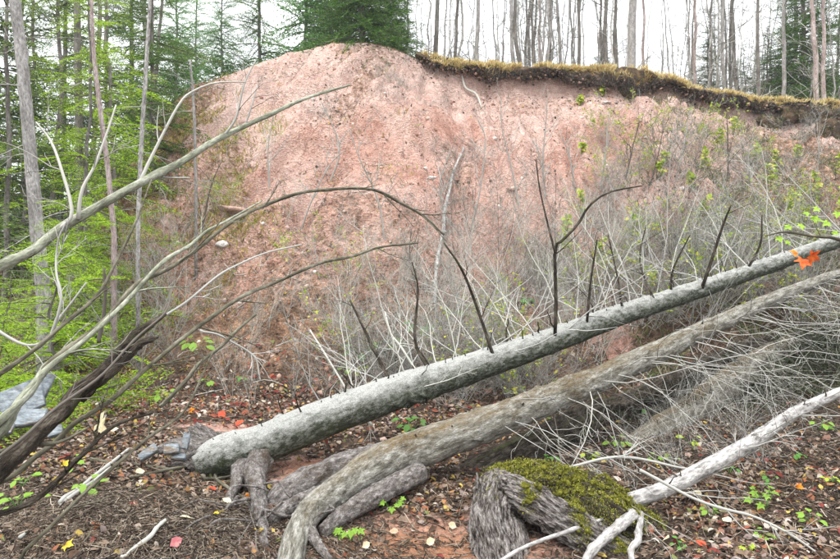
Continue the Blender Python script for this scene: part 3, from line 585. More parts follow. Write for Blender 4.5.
for ctrl in ([(493, 355, 6.1, 1.87), (478, 310, 6.0, 1.58), (462, 270, 5.9, 1.30), (444, 243, 5.85, 0.86)],
             [(555, 335, 6.4, 1.87), (556, 300, 6.3, 1.73), (555, 250, 6.2, 1.58), (563, 240, 6.2, 1.44), (578, 224, 6.2, 1.37), (590, 205, 6.25, 1.22), (610, 192, 6.3, 1.01), (642, 186, 6.4, 0.65)],
             [(555, 252, 6.2, 1.22), (548, 225, 6.2, 1.01), (540, 190, 6.25, 0.79), (536, 160, 6.3, 0.58)],
             [(702, 288, 7.3, 2.02), (711, 262, 7.2, 1.73), (722, 228, 7.15, 1.37), (731, 205, 7.1, 0.86)],
             [(587, 322, 6.6, 1.44), (591, 280, 6.5, 1.15), (597, 240, 6.5, 0.72)], [(622, 306, 6.8, 1.44), (617, 275, 6.8, 1.01), (608, 235, 6.9, 0.65)],
             [(393, 388, 5.75, 2), (372, 345, 5.9, 1.5), (350, 300, 6.1, 1)], [(430, 372, 5.9, 2), (415, 340, 5.9, 1.6), (418, 290, 6.0, 1), (412, 262, 6.0, .7)],
             [(671, 296, 7.2, 1.44), (673, 270, 7.1, 1.01), (690, 235, 7.1, 0.58)], [(655, 302, 7.0, 1.30), (640, 262, 7.2, 0.86), (646, 225, 7.3, 0.50)], [(745, 273, 7.7, 1.44), (760, 245, 7.6, 1.08), (762, 215, 7.6, 0.58)]):
    pxbranch(T1, M['bark_dark'], ctrl, rng, int(rng.integers(1, 4)), .3)
for px in (228, 245, 262, 276, 290, 305, 322, 331, 341, 353, 374, 394, 412, 437, 452, 484, 497, 515, 532, 556, 585, 598, 618, 642, 662, 677, 703, 728, 748, 770, 366, 385, 402, 423, 445, 462, 471, 506, 524, 540, 570, 606, 634, 650, 690, 716, 738, 757, 782):
    c, r_ = at1(px); an = rng.uniform(-.9, .9); dr = unit([rng.normal(-.25, .35), -abs(math.sin(an)) * .8, math.cos(an) + .3])
    mb = MB(); o_ = []; stub(o_, rng, c + dr * r_ * .8, c + dr * (r_ + .015 + .3 * rng.random() ** 3), .009 * rng.uniform(.5, 1.5)); tubes_of(o_, 6, mb); mb.build('branch_stub', M['bark_dark'], T1)
# long dead limbs with fine twigs, pale, behind and above the trunk
rb = np.random.default_rng(37)
for q_ in range(64):
    px = 320 + 560 * (q_ + rb.random()) / 64; c, r_ = at1(px); o_ = []
    dr = unit([rb.normal(.05, .6), rb.uniform(-.1, 1.0), rb.uniform(.2, 1.0)])
    grow(o_, rb, c + dr * r_ * .7, dr, rb.uniform(.7, 1.9), rb.uniform(.005, .008), 2, 6, .7, .11, .01, 6, .5)
    tubes_of(o_, 4).build('branch', M[['twig_grey', 'twig_pale', 'twig_grey'][q_ % 3]], T1)
for ctrl in ([(264, 548, 3.65, 5), (260, 515, 4.05, 7), (257, 488, 4.55, 8), (254, 472, 4.95, 11), (262, 456, 5.25, 12)], [(225, 505, 4.2, 3), (236, 484, 4.7, 5), (240, 470, 5.0, 8), (250, 460, 5.25, 9)], [(158, 450, 5.1, 4), (178, 446, 5.15, 7), (205, 452, 5.2, 12)]):
    pts, rad = pix(ctrl, 90); mb = MB(); log(mb, pts, rad, 30, .2, 9, fibre=.12, rough_=.06); mb.build('root', M['root'], T1)
# the lower, browner trunk
c2 = [(280, 600, 3.4, 14.5), (289, 565, 3.55, 13.5), (298, 532, 3.82, 13), (315, 507, 4.15, 14), (342, 488, 4.5, 16), (370, 470, 4.75, 18.5), (400, 456, 4.95, 19.5), (470, 430, 5.2, 17.5), (540, 403, 5.6, 15), (600, 379, 6.0, 13), (660, 351, 6.4, 11), (720, 323, 6.9, 8.5),
      (790, 292, 7.5, 6.2), (860, 267, 8.2, 4.2), (940, 245, 9.1, 2.5), (990, 232, 9.8, 1.5)]
p2, r2 = pix(c2, 360)
T2 = thing('fallen_tree', P(300, 500, 4.8), 'brownish fallen trunk with twisted grey roots, the lower of the two crossing logs', 'fallen tree')
mb = MB(); log(mb, p2, r2, 44, .1, 8, rough_=.04, fibre=.02); mb.build('trunk', M['bark_brown'], T2)
for ctrl in ([(262, 518, 4.4, 6), (274, 504, 4.55, 11), (290, 494, 4.68, 15), (318, 482, 4.8, 17.5), (352, 470, 4.9, 17.5), (395, 456, 5.0, 15)],
             [(322, 532, 3.95, 6), (344, 514, 4.2, 8), (380, 493, 4.55, 10), (420, 472, 4.88, 10)], [(270, 522, 4.0, 4), (288, 508, 4.2, 7), (318, 497, 4.45, 10)], [(330, 560, 3.55, 3), (315, 540, 3.75, 5), (304, 520, 3.95, 8)]):
    pts, rad = pix(ctrl, 110); mb = MB(); log(mb, pts, rad, 36, .16, 5, fibre=.12, rough_=.05); mb.build('root', M['root'], T2)
def at2(px): k = np.argmin(np.abs(CX + F * p2[:, 0] / p2[:, 1] - px)); return p2[k], r2[k]
for px in (345, 381, 398, 419, 452, 505, 520, 547, 583, 611, 645, 668, 702):
    c, r_ = at2(px); an = rng.uniform(-1.2, 1.0); dr = unit([rng.normal(-.2, .3), -abs(math.cos(an)), math.sin(an) + .3])
    mb = MB(); o_ = []; stub(o_, rng, c + dr * r_ * .8, c + dr * (r_ + rng.uniform(.01, .05)), .014 * rng.uniform(.7, 1.3)); tubes_of(o_, 7, mb); mb.build('branch_stub', M['bark_dark'], T2)
rb = np.random.default_rng(41)
for q_ in range(96):                                 # limbs that fan out towards the viewer and down
    px = 480 + 440 * ((q_ + rb.random()) / 96) ** .75; c, r_ = at2(px); o_ = []
    dr = unit([rb.uniform(-.1, 1.0), rb.uniform(-1.0, -.1), rb.uniform(-.75, .12)])
    grow(o_, rb, c + dr * r_ * .7, dr, rb.uniform(.9, 2.2), rb.uniform(.0025, .0055), 2, 6, .65, .15, -.035, 8, .42)
    o_ = [(a, b) for a, b in o_]
    tubes_of(o_, 4).build('branch', M[['twig_grey', 'twig_grey', 'twig_grey', 'twig_dark', 'twig_pale'][q_ % 5]], T2)
for q_ in range(11):
    a_, b_ = (rng.uniform(225, 345), rng.uniform(488, 528)); h0 = P(a_, b_ - 8, 4.45 - (b_ - 488) * .008); h1 = hit(a_ + rng.normal(-12, 40), min(b_ + rng.uniform(15, 55), 556)); k_ = np.linspace(0, 1, 8)[:, None]
    pts_ = h0 + (h1 - h0) * k_ + rng.normal(0, .035, (8, 3)) * np.sin(k_ * 3.14) + np.array([0, 0, .06]) * np.sin(k_ * 3.14); mb = MB(); log(mb, catmull(pts_, 30), np.linspace(rng.uniform(.006, .012), .002, 30), 8, .2, q_); mb.build('rootlet', M['root'], T2 if q_ % 3 else T1)
# dark rotting logs under them
def simple_log(name, ctrl, mat, label, cat, k=160, sides=18, lump=.15, seed=1, ridge=0, stubs=0):
    pts, rad = pix(ctrl, k); t_ = thing(name, pts[0], label, cat); mb = MB(); log(mb, pts, rad, sides + 14, lump, seed, ridge=ridge, rough_=.06, fibre=.05 if lump > .1 else 0); mb.build('trunk', mat, t_)
    r_ = np.random.default_rng(seed)
    for q in range(stubs):
        i = int(r_.integers(3, k - 3)); o_ = []; dr = unit([r_.normal(0, .4), -.5, r_.uniform(.1, 1)]); stub(o_, r_, pts[i] + dr * rad[i] * .8, pts[i] + dr * (rad[i] + r_.uniform(.03, .12)), .008); tubes_of(o_, 5).build('branch_stub', M['twig_dark'], t_)
    return t_, pts, rad
simple_log('rotten_log', [(385, 512, 5.2, 8), (430, 495, 5.3, 14), (490, 468, 5.5, 16), (550, 438, 5.9, 15), (600, 410, 6.3, 12)], M['bark_dark'], 'dark rotten log half buried behind the mossy stump', 'log', seed=4, ridge=.25)
simple_log('rotten_log', [(612, 470, 6.0, 13), (650, 440, 6.2, 15), (700, 405, 6.6, 15), (750, 368, 7.0, 13), (790, 345, 7.5, 10)], M['bark_brown'], 'dull grey leaning log in the shade under the crossing trunks', 'log', seed=6, stubs=8)
simple_log('rotten_log', [(560, 420, 6.4, 7), (640, 395, 6.8, 8), (740, 350, 7.4, 7), (820, 330, 8, 5)], M['bark_dark'], 'thin dark log just beneath the brown trunk', 'log', seed=7, stubs=6)
# white birch trunk resting on the stump
B, pb, rbb = simple_log('fallen_birch', [(630, 500, 4.3, 7.31), (660, 491, 4.35, 7.74), (700, 471, 4.5, 8.17), (750, 443, 4.7, 7.31), (795, 413, 4.95, 6.02), (845, 390, 5.2, 4.73), (900, 365, 5.6, 3.44)], M['birch'], 'slender white birch trunk lying with its butt on the mossy stump', 'fallen tree', lump=.05, seed=12, stubs=7)
rb = np.random.default_rng(43)
for q_ in range(9):
    i = int(rb.integers(20, 150)); o_ = []; dr = unit([rb.uniform(.0, 1), rb.uniform(-.6, .2), rb.uniform(-.7, .5)]); grow(o_, rb, pb[i], dr, rb.uniform(.4, .9), .005, 1, 5, .6, .08, -.02, 6, .4); tubes_of(o_, 4).build('branch', M['twig_grey'], B)
def stick(ctrl, mat, label, name='broken_branch', cat='branch', seed=1, sides=8, k=24, lump=.1, twigs=0, tl=.3, group=None):
    r_ = np.random.default_rng(seed); pts, rad = pix(ctrl, k); m_ = max(3, k // 4); jit = catmull(r_.normal(0, .009, (m_, 3)), k); jit[0] = 0; pts = pts + jit; rad = rad * (1 + .18 * (r_.random(k) > .85)); mb = MB(); log(mb, pts, rad, sides, lump, seed)
    if not twigs: return tag(mb.build(name, mat, origin=tuple(pts[0])), label, cat, group)
    t_ = thing(name, pts[0], label, cat, group); mb.build('stem', mat, t_)
    for _ in range(twigs):
        i = int(r_.integers(k // 4, k - 1)); ax = unit(pts[i + 1] - pts[i]); s_ = r_.normal(0, 1, 3); s_ = unit(s_ - ax * np.dot(s_, ax)); o_ = []
        grow(o_, r_, pts[i], ax * .8 + s_ * .7, tl * r_.uniform(.5, 1.2), rad[i] * .5, 1, 4, .6, .1); tubes_of(o_, 4).build('twig', mat, t_)
    return t_
stick([(584, 566, 3.7, 4.5), (600, 545, 3.8, 5), (618, 527, 3.95, 5.5), (632, 515, 4.1, 6)], M['birch'], 'short pale broken birch piece pointing down from the birch butt')
stick([(632, 562, 3.75, 3), (638, 545, 3.85, 3.5), (640, 528, 4.0, 3.5), (641, 512, 4.15, 2.5)], M['birch'], 'thin curved pale stick beside the broken birch piece', seed=2)
stick([(480, 572, 3.6, 2), (525, 547, 3.75, 2), (570, 528, 3.9, 2), (603, 519, 4.05, 1.6)], M['birch'], 'long thin pale stick across the front of the mossy stump', seed=3)

# ------------------------------------------------------------------ mossy stump
SP = P(540, 560, 4.1); ST = thing('mossy_stump', SP, 'rotten grey stump hollow underneath and thick with yellow green moss', 'stump')
parts = []
for nm, ctrl, mt, ln, rd, sd in (
        ('root_flare', [(503, 474, 4.3, 9), (497, 490, 4.22, 17), (493, 515, 4.12, 21), (497, 540, 4.05, 25), (503, 580, 3.95, 34)], 'wood_weathered', .25, .35, 3),
        ('wooden_arch', [(482, 496, 4.2, 7), (500, 487, 4.2, 12), (530, 499, 4.1, 14), (560, 519, 4.03, 15), (590, 538, 3.98, 15), (622, 560, 3.95, 17), (650, 592, 3.9, 20)], 'wood_weathered', .35, .35, 5),
        ('mossy_back', [(492, 482, 4.35, 9), (520, 484, 4.36, 17), (560, 500, 4.32, 27), (600, 520, 4.28, 31), (635, 545, 4.25, 28), (660, 575, 4.2, 22), (680, 605, 4.15, 15)], 'bark_dark', .3, .15, 7),
        ('inner_wood', [(515, 545, 4.25, 8), (550, 540, 4.25, 14), (600, 560, 4.2, 22)], 'bark_dark', .3, .3, 9)):
    pts, rad = pix(ctrl, 170); mb = MB(); log(mb, pts, rad, 120, ln, sd, ridge=rd * .4, fibre=.16, rough_=.14); parts.append(mb.build(nm, M[mt], ST))
r_ = np.random.default_rng(58)
for q_ in range(26):                                 # torn fibres standing along the broken edge
    a_ = r_.uniform(474, 530); b_ = 478 + max(0, a_ - 500) * .5 + r_.uniform(-4, 22); p0 = P(a_, b_, 4.12 + r_.uniform(-.05, .1)); dr = unit([r_.normal(-.1, .3), r_.normal(-.2, .2), r_.uniform(.3, 1.4)]); L_ = r_.uniform(.03, .1); k_ = np.linspace(0, 1, 6)[:, None]
    mb = MB(); log(mb, p0 - dr * .04 + dr * (L_ + .04) * k_ + r_.normal(0, .003, (6, 3)), np.linspace(r_.uniform(.008, .018), .002, 6), 5, .3, q_); mb.build('splinter', M['wood_weathered'], ST)
def surf(o, n, rng, zmin=.2, test=None):
    me = o.data; co = np.empty(len(me.vertices) * 3); me.vertices.foreach_get('co', co); nr = np.array([v.normal[:] for v in me.vertices]); co = co.reshape(-1, 3) + np.array(o['_o'] if '_o' in o else o.parent['_o'])
    ok = np.where(nr[:, 2] > zmin)[0]
    if test is not None: ok = ok[test(co[ok])]
    k = rng.choice(ok, n); return co[k] + rng.normal(0, .012, (n, 3)), nr[k]
rng = np.random.default_rng(51)
import bmesh
b_ = bmesh.new(); bmesh.ops.create_icosphere(b_, subdivisions=2, radius=1); cv_ = np.array([x.co[:] for x in b_.verts]); cf_ = np.array([[q.index for q in x.verts] for x in b_.faces]); b_.free()
mb = MB(); cushion_at = []
for o, n, zm, tst in ((parts[2], 1500, .12, lambda c: fbm(c[:, 0] * 4, c[:, 1] * 4, 3, 160) > -.25), (parts[1], 150, .5, lambda c: (fbm(c[:, 0] * 6, c[:, 1] * 6, 3, 161) > 0) & (c[:, 0] > .62))):
    p, nr = surf(o, n, rng, zm, tst); Mx = frames(nr, rng, .2); sz_ = rng.uniform(.006, .02, n); Mx = Mx * np.stack([sz_ * rng.uniform(.8, 1.5, n), sz_, sz_ * .55], -1)[:, None, :]
    mb.inst(cv_ * (1 + .25 * fbm(cv_[:, 0] * 2.5, cv_[:, 1] * 2.5 + cv_[:, 2], 2, 9))[:, None], cf_, Mx, p); k_ = rng.integers(0, len(cv_), (n, 24)); cushion_at.append((p[:, None] + np.einsum('nij,nkj->nki', Mx, cv_[k_])).reshape(-1, 3))
tag(mb.build('moss_cushion', M['moss_base'], ST), kind='stuff')
mb = MB(); ca_ = np.concatenate(cushion_at); bv, bq, bt = blades(ca_, rng.uniform(.006, .016, len(ca_)), rng, .0022, (0, -.2, 1), .9); mb.add(bv, bq, bt)
for o, n, zm, tst in ((parts[2], 34000, .0, lambda c: fbm(c[:, 0] * 5, c[:, 1] * 5, 3, 160) > -.3), (parts[1], 4200, .35, lambda c: (fbm(c[:, 0] * 6, c[:, 1] * 6, 3, 161) > -.12) & (c[:, 0] > .62)), (parts[0], 500, .5, lambda c: c[:, 2] > .2)):
    p, nr = surf(o, n, rng, zm, tst); bv, bq, bt = blades(p + nr * .004, rng.uniform(.006, .018, n), rng, .0022, (0, 0, 1), .9)
    mb.add(bv, bq, bt)
tag(mb.build('moss', M['moss'], ST, smooth=False), kind='stuff')
mb = MB(); v, q, t = blades(np.array([P(*a) for a in zip(rng.uniform(520, 690, 500), rng.uniform(478, 545, 500), rng.uniform(4.3, 4.6, 500))]) * 0 + surf(parts[2], 500, rng, .3)[0], rng.uniform(.03, .07, 500), rng, .003, (0, -.4, .3), .8)
mb.add(v, q, t); tag(mb.build('grass', M['green_grass'], ST, smooth=False), kind='stuff')

# ------------------------------------------------------------------ stems leaning in from the side
stick([(-60, 300, 3.6, 6.27), (0, 268, 3.7, 5.23), (60, 229, 3.9, 4.74), (120, 194, 4.15, 4.18), (180, 160, 4.45, 3.48), (240, 129, 4.8, 2.51), (300, 102, 5.2, 1.67), (352, 84, 5.6, 0.98)], M['bark_green'],
      'straight pale green leaning sapling with sky behind its base, crossing the conifers', 'leaning_sapling', 'sapling', 5, 12, 60, .05)
LS = bpy.data.objects['leaning_sapling']; LSr = thing('leaning_sapling', LS['_o'], LS['label'], 'sapling'); LS.name = 'stem'; LSr.name = 'leaning_sapling'
for k_ in ('label', 'category'): del LS[k_]
LS.parent = LSr; LS.location = (0, 0, 0)
rng = np.random.default_rng(61)
for ctrl, mt in (([(139, 184, 4.25, 2.16), (150, 160, 4.3, 1.73), (165, 130, 4.35, 1.44), (180, 103, 4.4, 1.30), (192, 92, 4.45, 1.08), (215, 83, 4.5, 0.86), (246, 82, 4.6, 0.58)], 'twig_pale'),
                 ([(78, 219, 3.95, 2.30), (82, 190, 3.95, 1.73), (95, 165, 4.0, 1.44), (108, 130, 4.05, 1.15), (116, 105, 4.1, 0.72)], 'twig_pale'), ([(60, 229, 3.9, 2.16), (72, 212, 3.9, 1.73), (60, 165, 3.95, 1.37), (50, 140, 4, 1.15), (36, 122, 4, 0.72)], 'twig_pale'),
                 ([(222, 138, 4.7, 1.44), (236, 118, 4.7, 1.08), (244, 85, 4.7, 0.86), (256, 60, 4.75, 0.58)], 'twig_grey'), ([(245, 126, 4.85, 1.15), (252, 105, 4.85, 0.86), (257, 85, 4.9, 0.58)], 'twig_grey'), ([(180, 160, 4.45, 1.44), (160, 176, 4.4, 1.08), (190, 178, 4.4, 0.72)], 'twig_grey')):
    pxbranch(LSr, M[mt], ctrl, rng, 3, .35)
stick([(20, 398, 3.0, 3.18), (55, 360, 3.1, 2.89), (100, 322, 3.3, 2.66), (135, 286, 3.5, 2.54), (152, 277, 3.6, 2.19), (200, 247, 3.9, 1.85), (240, 219, 4.2, 1.73), (280, 200, 4.5, 1.61), (320, 190, 4.8, 1.56), (355, 189, 5.0, 1.50), (385, 196, 5.2, 1.39), (415, 212, 5.3, 1.22), (444, 236, 5.4, 0.93)],
      M['bark_stem'], 'long dark arching stem that bends over in front of the bank', 'arching_stem', 'sapling', 6, 10, 70, .06, 9, .35)
stick([(-20, 440, 2.9, 4.28), (20, 402, 2.95, 3.67), (45, 372, 3.05, 3.06), (85, 340, 3.2, 2.45), (135, 292, 3.45, 2.14), (165, 262, 3.6, 1.95), (195, 238, 3.9, 1.59), (225, 222, 4.1, 1.10), (262, 200, 4.5, 0.73)], M['bark_green'], 'pale greenish stem running beside the long arching one', 'arching_stem', 'sapling', 7, 10, 50, .05, 5, .3)
stick([(-25, 492, 2.9, 2.88), (20, 472, 3.0, 2.72), (45, 450, 3.05, 2.72), (72, 422, 3.1, 2.56), (110, 403, 3.2, 2.40), (150, 367, 3.4, 2.24), (200, 325, 3.7, 2.08), (240, 300, 4.0, 1.92), (285, 279, 4.3, 1.60), (335, 259, 4.7, 1.44), (375, 247, 5.0, 1.20), (420, 243, 5.3, 0.80)],
      M['bark_stem'], 'low thin arching stem sweeping from the broken log toward the slope', 'arching_stem', 'sapling', 8, 9, 60, .08, 10, .35)
stick([(160, 406, 4.2, 2), (185, 380, 4.3, 1.9), (220, 348, 4.5, 1.7), (256, 314, 4.8, 1.2)], M['bark_stem'], 'short dark stem rising above the blue grey slates', 'arching_stem', 'sapling', 9, 8, 30, .06, 3, .2)
stick([(99, 342, 3.5, 2), (103, 300, 3.5, 1.7), (107, 270, 3.5, 1)], M['twig_dark'], 'thin upright dark twig standing by the fork of the arching stems', 'upright_twig', 'twig', 9, 6, 16, .06)
stick([(-30, 500, 2.75, 10.14), (0, 470, 2.8, 8.87), (40, 430, 2.9, 8.24), (80, 392, 3.05, 6.97), (115, 358, 3.2, 6.02), (140, 333, 3.3, 5.07), (164, 313, 3.4, 1.90)], M['bark_dark'], 'dark mossy dead log with a snapped forked tip, leaning low', 'broken_log', 'log', 10, 16, 60, .3, 0)
stick([(80, 400, 3.08, 4.32), (120, 365, 3.15, 3.96), (145, 342, 3.2, 3.24), (157, 336, 3.25, 1.08)], M['bark_dark'], 'dark splintered prong lying along the snapped log', 'broken_branch', 'branch', 11, 10, 26, .4)
stick([(-20, 452, 2.9, 4.5), (15, 410, 2.95, 4), (40, 375, 3.05, 3.5), (70, 345, 3.2, 2.6)], M['bark_green'], 'thin mossy green stem next to the pale slate slabs', 'arching_stem', 'sapling', 12, 8, 26, .08, 2, .2)
stick([(-10, 455, 2.85, 2.5), (30, 445, 2.9, 2.5), (60, 440, 2.95, 1.6), (90, 428, 3.0, 1)], M['bark_stem'], 'reddish brown twig lying across the slate slabs', 'fallen_branch', 'branch', 13, 7, 20, .08)
for q_, (ctrl, lb) in enumerate([([(60, 505, 3.1, 2.2), (95, 478, 3.2, 2), (130, 450, 3.4, 1.4)], 'grey twig lying above the leafy seedlings'), ([(90, 462, 3.7, 2), (170, 472, 3.8, 2), (215, 482, 3.9, 1.4), (262, 470, 4.1, .9)], 'long pale twig just below the slates'),
                                 ([(215, 478, 3.9, 1.8), (240, 500, 3.85, 1.6), (262, 528, 3.7, 1)], 'reddish twig in front of the trunk base'), ([(20, 540, 2.95, 2), (70, 500, 3.1, 1.8), (110, 470, 3.3, 1.2)], 'thin grey twig slanting through the leafy seedlings'),
                                 ([(120, 560, 3.1, 2), (150, 540, 3.2, 2.4), (165, 525, 3.3, 1.5)], 'short pale stick in the dark soil'), ([(130, 480, 3.6, 1.4), (200, 470, 3.8, 1.6), (290, 462, 4.2, .9)], 'fine straight twig along the edge of the dark mound')]):
    g_ = []
    for (a, b, d, r_) in ctrl: h = hit(a, b); g_.append((a, b - 3, h[1] - .02, r_))
    stick(g_, M[['twig_grey', 'bark_stem', 'bark_stem', 'twig_grey', 'twig_pale', 'bark_stem'][q_]], lb, 'fallen_branch', 'branch', 20 + q_, 7, 20, .08)
for q_, (c_, mt, lb) in enumerate([([(-20, 470, 2.7, 1.8), (40, 425, 2.8, 1.7), (100, 372, 3.0, 1.4), (150, 322, 3.2, 1), (176, 290, 3.4, .7)], 'twig_dark', 'dark thin stem parallel to the snapped log'), ([(20, 560, 2.8, 2), (70, 505, 2.9, 1.9), (140, 440, 3.2, 1.5), (190, 400, 3.5, 1.1), (215, 350, 3.8, .8)], 'bark_stem', 'long thin stem rising from the mound past the slate row'),
        ([(-20, 520, 2.8, 3.2), (30, 500, 2.85, 3), (80, 455, 2.95, 2.6), (118, 425, 3.1, 1.8), (150, 412, 3.3, 1)], 'bark_dark', 'dark bare stem just below the low arching stem'), ([(50, 340, 3.3, 1.6), (62, 300, 3.3, 1.3), (58, 255, 3.4, 1), (66, 220, 3.4, .7)], 'twig_grey', 'thin grey twig up through the lime fir sapling'),
        ([(-10, 385, 3.1, 2.4), (50, 335, 3.2, 2), (95, 290, 3.4, 1.6), (125, 240, 3.6, 1.2), (150, 180, 3.9, .8)], 'bark_stem', 'slender stem curving up between the arching and leaning ones'), ([(120, 345, 3.4, 1.3), (185, 300, 3.7, 1.1), (240, 262, 4, .9), (300, 245, 4.4, .7)], 'twig_grey', 'fine pale twig between the two arching stems'),
        ([(-15, 325, 3.3, 1.58), (30, 345, 3.3, 1.44), (60, 320, 3.4, 1.15), (85, 282, 3.5, 0.72)], 'twig_grey', 'crooked grey twig in the lime boughs'), ([(200, 330, 5.0, 1.08), (250, 352, 5.2, 1.01), (262, 380, 5.2, 0.72)], 'twig_grey', 'small grey hooked twig over the leafy slope foot'),
        ([(640, 470, 4.2, 1.6), (700, 500, 4.1, 1.5), (760, 520, 4.0, 1.3), (830, 560, 3.8, 1)], 'twig_grey', 'long grey twig sagging below the birch'), ([(560, 470, 4.6, 1.4), (620, 455, 4.6, 1.4), (700, 470, 4.6, 1.1), (760, 450, 4.7, .8)], 'twig_grey', 'thin grey twig between the stump and birch'),
        ([(310, 330, 6.5, .8), (338, 375, 6.2, 1), (350, 395, 6.1, 1), (372, 425, 6.0, 1.2)], 'twig_pale', 'pale straight twig slanting down to the pale trunk'), ([(385, 312, 6.5, .8), (398, 345, 6.2, 1), (424, 378, 6.0, 1.3)], 'twig_pale', 'pale twig leaning against the middle of the pale trunk')]):
    stick(c_, M[mt], lb, 'bare_sapling', 'sapling', 800 + q_, 7, 30, .08, 4, .25)
# white dead stick standing against the bank
g_ = []
for a, b, r_ in ((464, 146, .8), (454, 172, 1.2), (450, 190, 1.6), (444, 212, 1.9), (443, 232, 2.1), (437, 262, 1.9), (435, 303, 1.5)):
    h = hit(a, b + 2); g_.append((a, b, h[1] - .12, r_))
stick(g_, M['birch'], 'white bare stick lying straight up the middle of the bank', 'dead_stick', 'stick', 30, 8, 30, .08, 5, .5)
g_ = []
for a, b, r_ in ((462, 75, 1), (466, 88, 1.2), (476, 95, 1.2), (482, 108, .8)): h = hit(a, b + 2); g_.append((a, b, h[1] - .1, r_))
stick(g_, M['twig_pale'], 'pale crooked root dangling below the turf lip', 'dangling_root', 'root', 31, 6, 16)

# ------------------------------------------------------------------ slates, rotten stump, special leaves
def slab(name, px, py, d, w_, h_, th, rot, tilt, label, seed):
    r_ = np.random.default_rng(seed); n = 6; an = np.array([.75, 1.6, 2.4, 3.9, 4.8, 5.5]) + r_.uniform(-.12, .12, n); rr = 1 / np.maximum(np.abs(np.cos(an)), np.abs(np.sin(an))) * r_.uniform(.85, 1, n)
    xy = np.stack([np.cos(an) * rr * w_ / 2, np.sin(an) * rr * h_ / 2], -1); ring = np.array([[1, -.5], [1, .4], [.96, .5]])
    v = np.concatenate([np.column_stack([xy * s_, np.full(n, z * th) + r_.normal(0, th * .08, n)]) for s_, z in ring] + [[[0, 0, .5 * th]], [[0, 0, -.5 * th]]])
    q = [[k * n + i, k * n + (i + 1) % n, (k + 1) * n + (i + 1) % n, (k + 1) * n + i] for k in range(2) for i in range(n)]
    t = [[2 * n + i, 2 * n + (i + 1) % n, 3 * n] for i in range(n)] + [[(i + 1) % n, i, 3 * n + 1] for i in range(n)]
    c, s_ = math.cos(rot), math.sin(rot); v = v @ np.array([[c, s_, 0], [-s_, c, 0], [0, 0, 1]]); c, s_ = math.cos(tilt), math.sin(tilt); v = v @ np.array([[1, 0, 0], [0, c, s_], [0, -s_, c]])
    o = P(px, py, d); mb = MB(); mb.add(v + o, q, t); return tag(mb.build(name, M['slate'], origin=tuple(o), smooth=False), label, 'slate')
slab('slate_slab', 20, 400, 3.55, .26, .2, .025, .5, 1.0, 'largest blue grey slate slab, leaning behind the stems', 1)
slab('slate_slab', 26, 418, 3.45, .22, .12, .03, .15, .6, 'pale flat slate slab lying below the largest one', 2)
slab('slate_slab', 40, 388, 3.6, .12, .2, .02, -.2, 1.1, 'narrow upright slate slab behind the dark log', 5)
slab('slate_slab', 55, 431, 3.35, .08, .07, .02, .5, .7, 'tiny blue slate chip beside the dark log', 3)
slab('slate_slab', 4, 430, 3.3, .1, .07, .02, .2, .5, 'small dull slate piece low beside the mossy stem', 4)
for q_, (px, py, w_, h_, ro, ti, lb) in enumerate([(149, 449, .19, .09, .75, .8, 'long tilted slate block at the end of the slate row'), (172, 446, .14, .11, .2, .7, 'dark blue slate block in the middle of the row'), (186, 438, .06, .16, .0, 1.1, 'thin upright slate standing next to the trunk butt'),
                                                  (179, 454, .13, .06, -.1, .6, 'flat slate fragment in front of the row')]):
    slab('slate_block', px, py + 3, 4.85, w_ * .85, h_ * .85, .035, ro, ti, lb, 10 + q_)
rs = thing('rotten_stump', P(205, 460, 5.15), 'crumbling whitish rotten wood at the butt of the pale trunk', 'stump')
for q_, ctrl in enumerate(([(172, 462, 5.1, 3), (188, 459, 5.12, 6), (214, 458, 5.15, 11)], [(190, 428, 5.4, 2.5), (200, 438, 5.3, 6), (216, 452, 5.25, 11)], [(196, 424, 5.4, 2), (206, 434, 5.35, 5), (222, 448, 5.3, 9)], [(176, 452, 5.2, 2), (192, 453, 5.2, 5), (212, 455, 5.2, 9)])):
    pts, rad = pix(ctrl, 80); mb = MB(); log(mb, pts, rad, 50, .5, 30 + q_, ridge=.2, fibre=.3, rough_=.1); mb.build('splinter', M['root'], rs)
h = hit(105, 434); pf = thing('pale_plant_tuft', h, 'bleached cream tuft of dead leaves beside the arching stem', 'dead plant'); r_ = np.random.default_rng(71)
for q_ in range(9):
    dr = unit([r_.normal(0, .5), r_.normal(-.2, .3), 1]); n = 1; Mx = frames(unit(np.array([[dr[0], -1.0, .3]])), r_, .3)[0] * r_.uniform(.07, .12); mb = MB(); v = leaf_shape('ovate'); mb.add(v[0] @ Mx.T + h + dr * r_.uniform(.03, .12), tris=v[1]); mb.build('leaf', LM['cream'], pf, smooth=False)
mv, mt_ = leaf_shape('maple'); ov, ot = leaf_shape('ovate')
def big_leaf(px, py, size, mat, label, shape='maple', seed=0, tilt=.4, face=.6, d=None):
    r_ = np.random.default_rng(seed + 100); h = hit(px, py) if d is None else P(px, py, d); nr = normal(h[0:1], h[1:2])[0]; nr = unit(nr + np.array([0, -face, 0])); Mx = frames(nr[None], r_, tilt)[0]
    L = size / F * h[1]; v, t = (mv, mt_) if shape == 'maple' else (ov - np.array([.5, 0, 0]), ot); v = v * np.array([L, L * (1 if shape == 'maple' else 1.6), L]); mb = MB()
    mb.add(v @ Mx.T + h + nr * .035, tris=t); k = np.linspace(0, 1, 4)[:, None]; st = (np.array([-.1 * L, 0, 0]) + np.array([-.55 * L, .05 * L, .05 * L]) * k) @ Mx.T + h + nr * .035
    mb.tubes(st[None], np.full((1, 4), .0012), 3)
    return tag(mb.build('fallen_leaf', mat, origin=tuple(h), smooth=False), label, 'leaf')
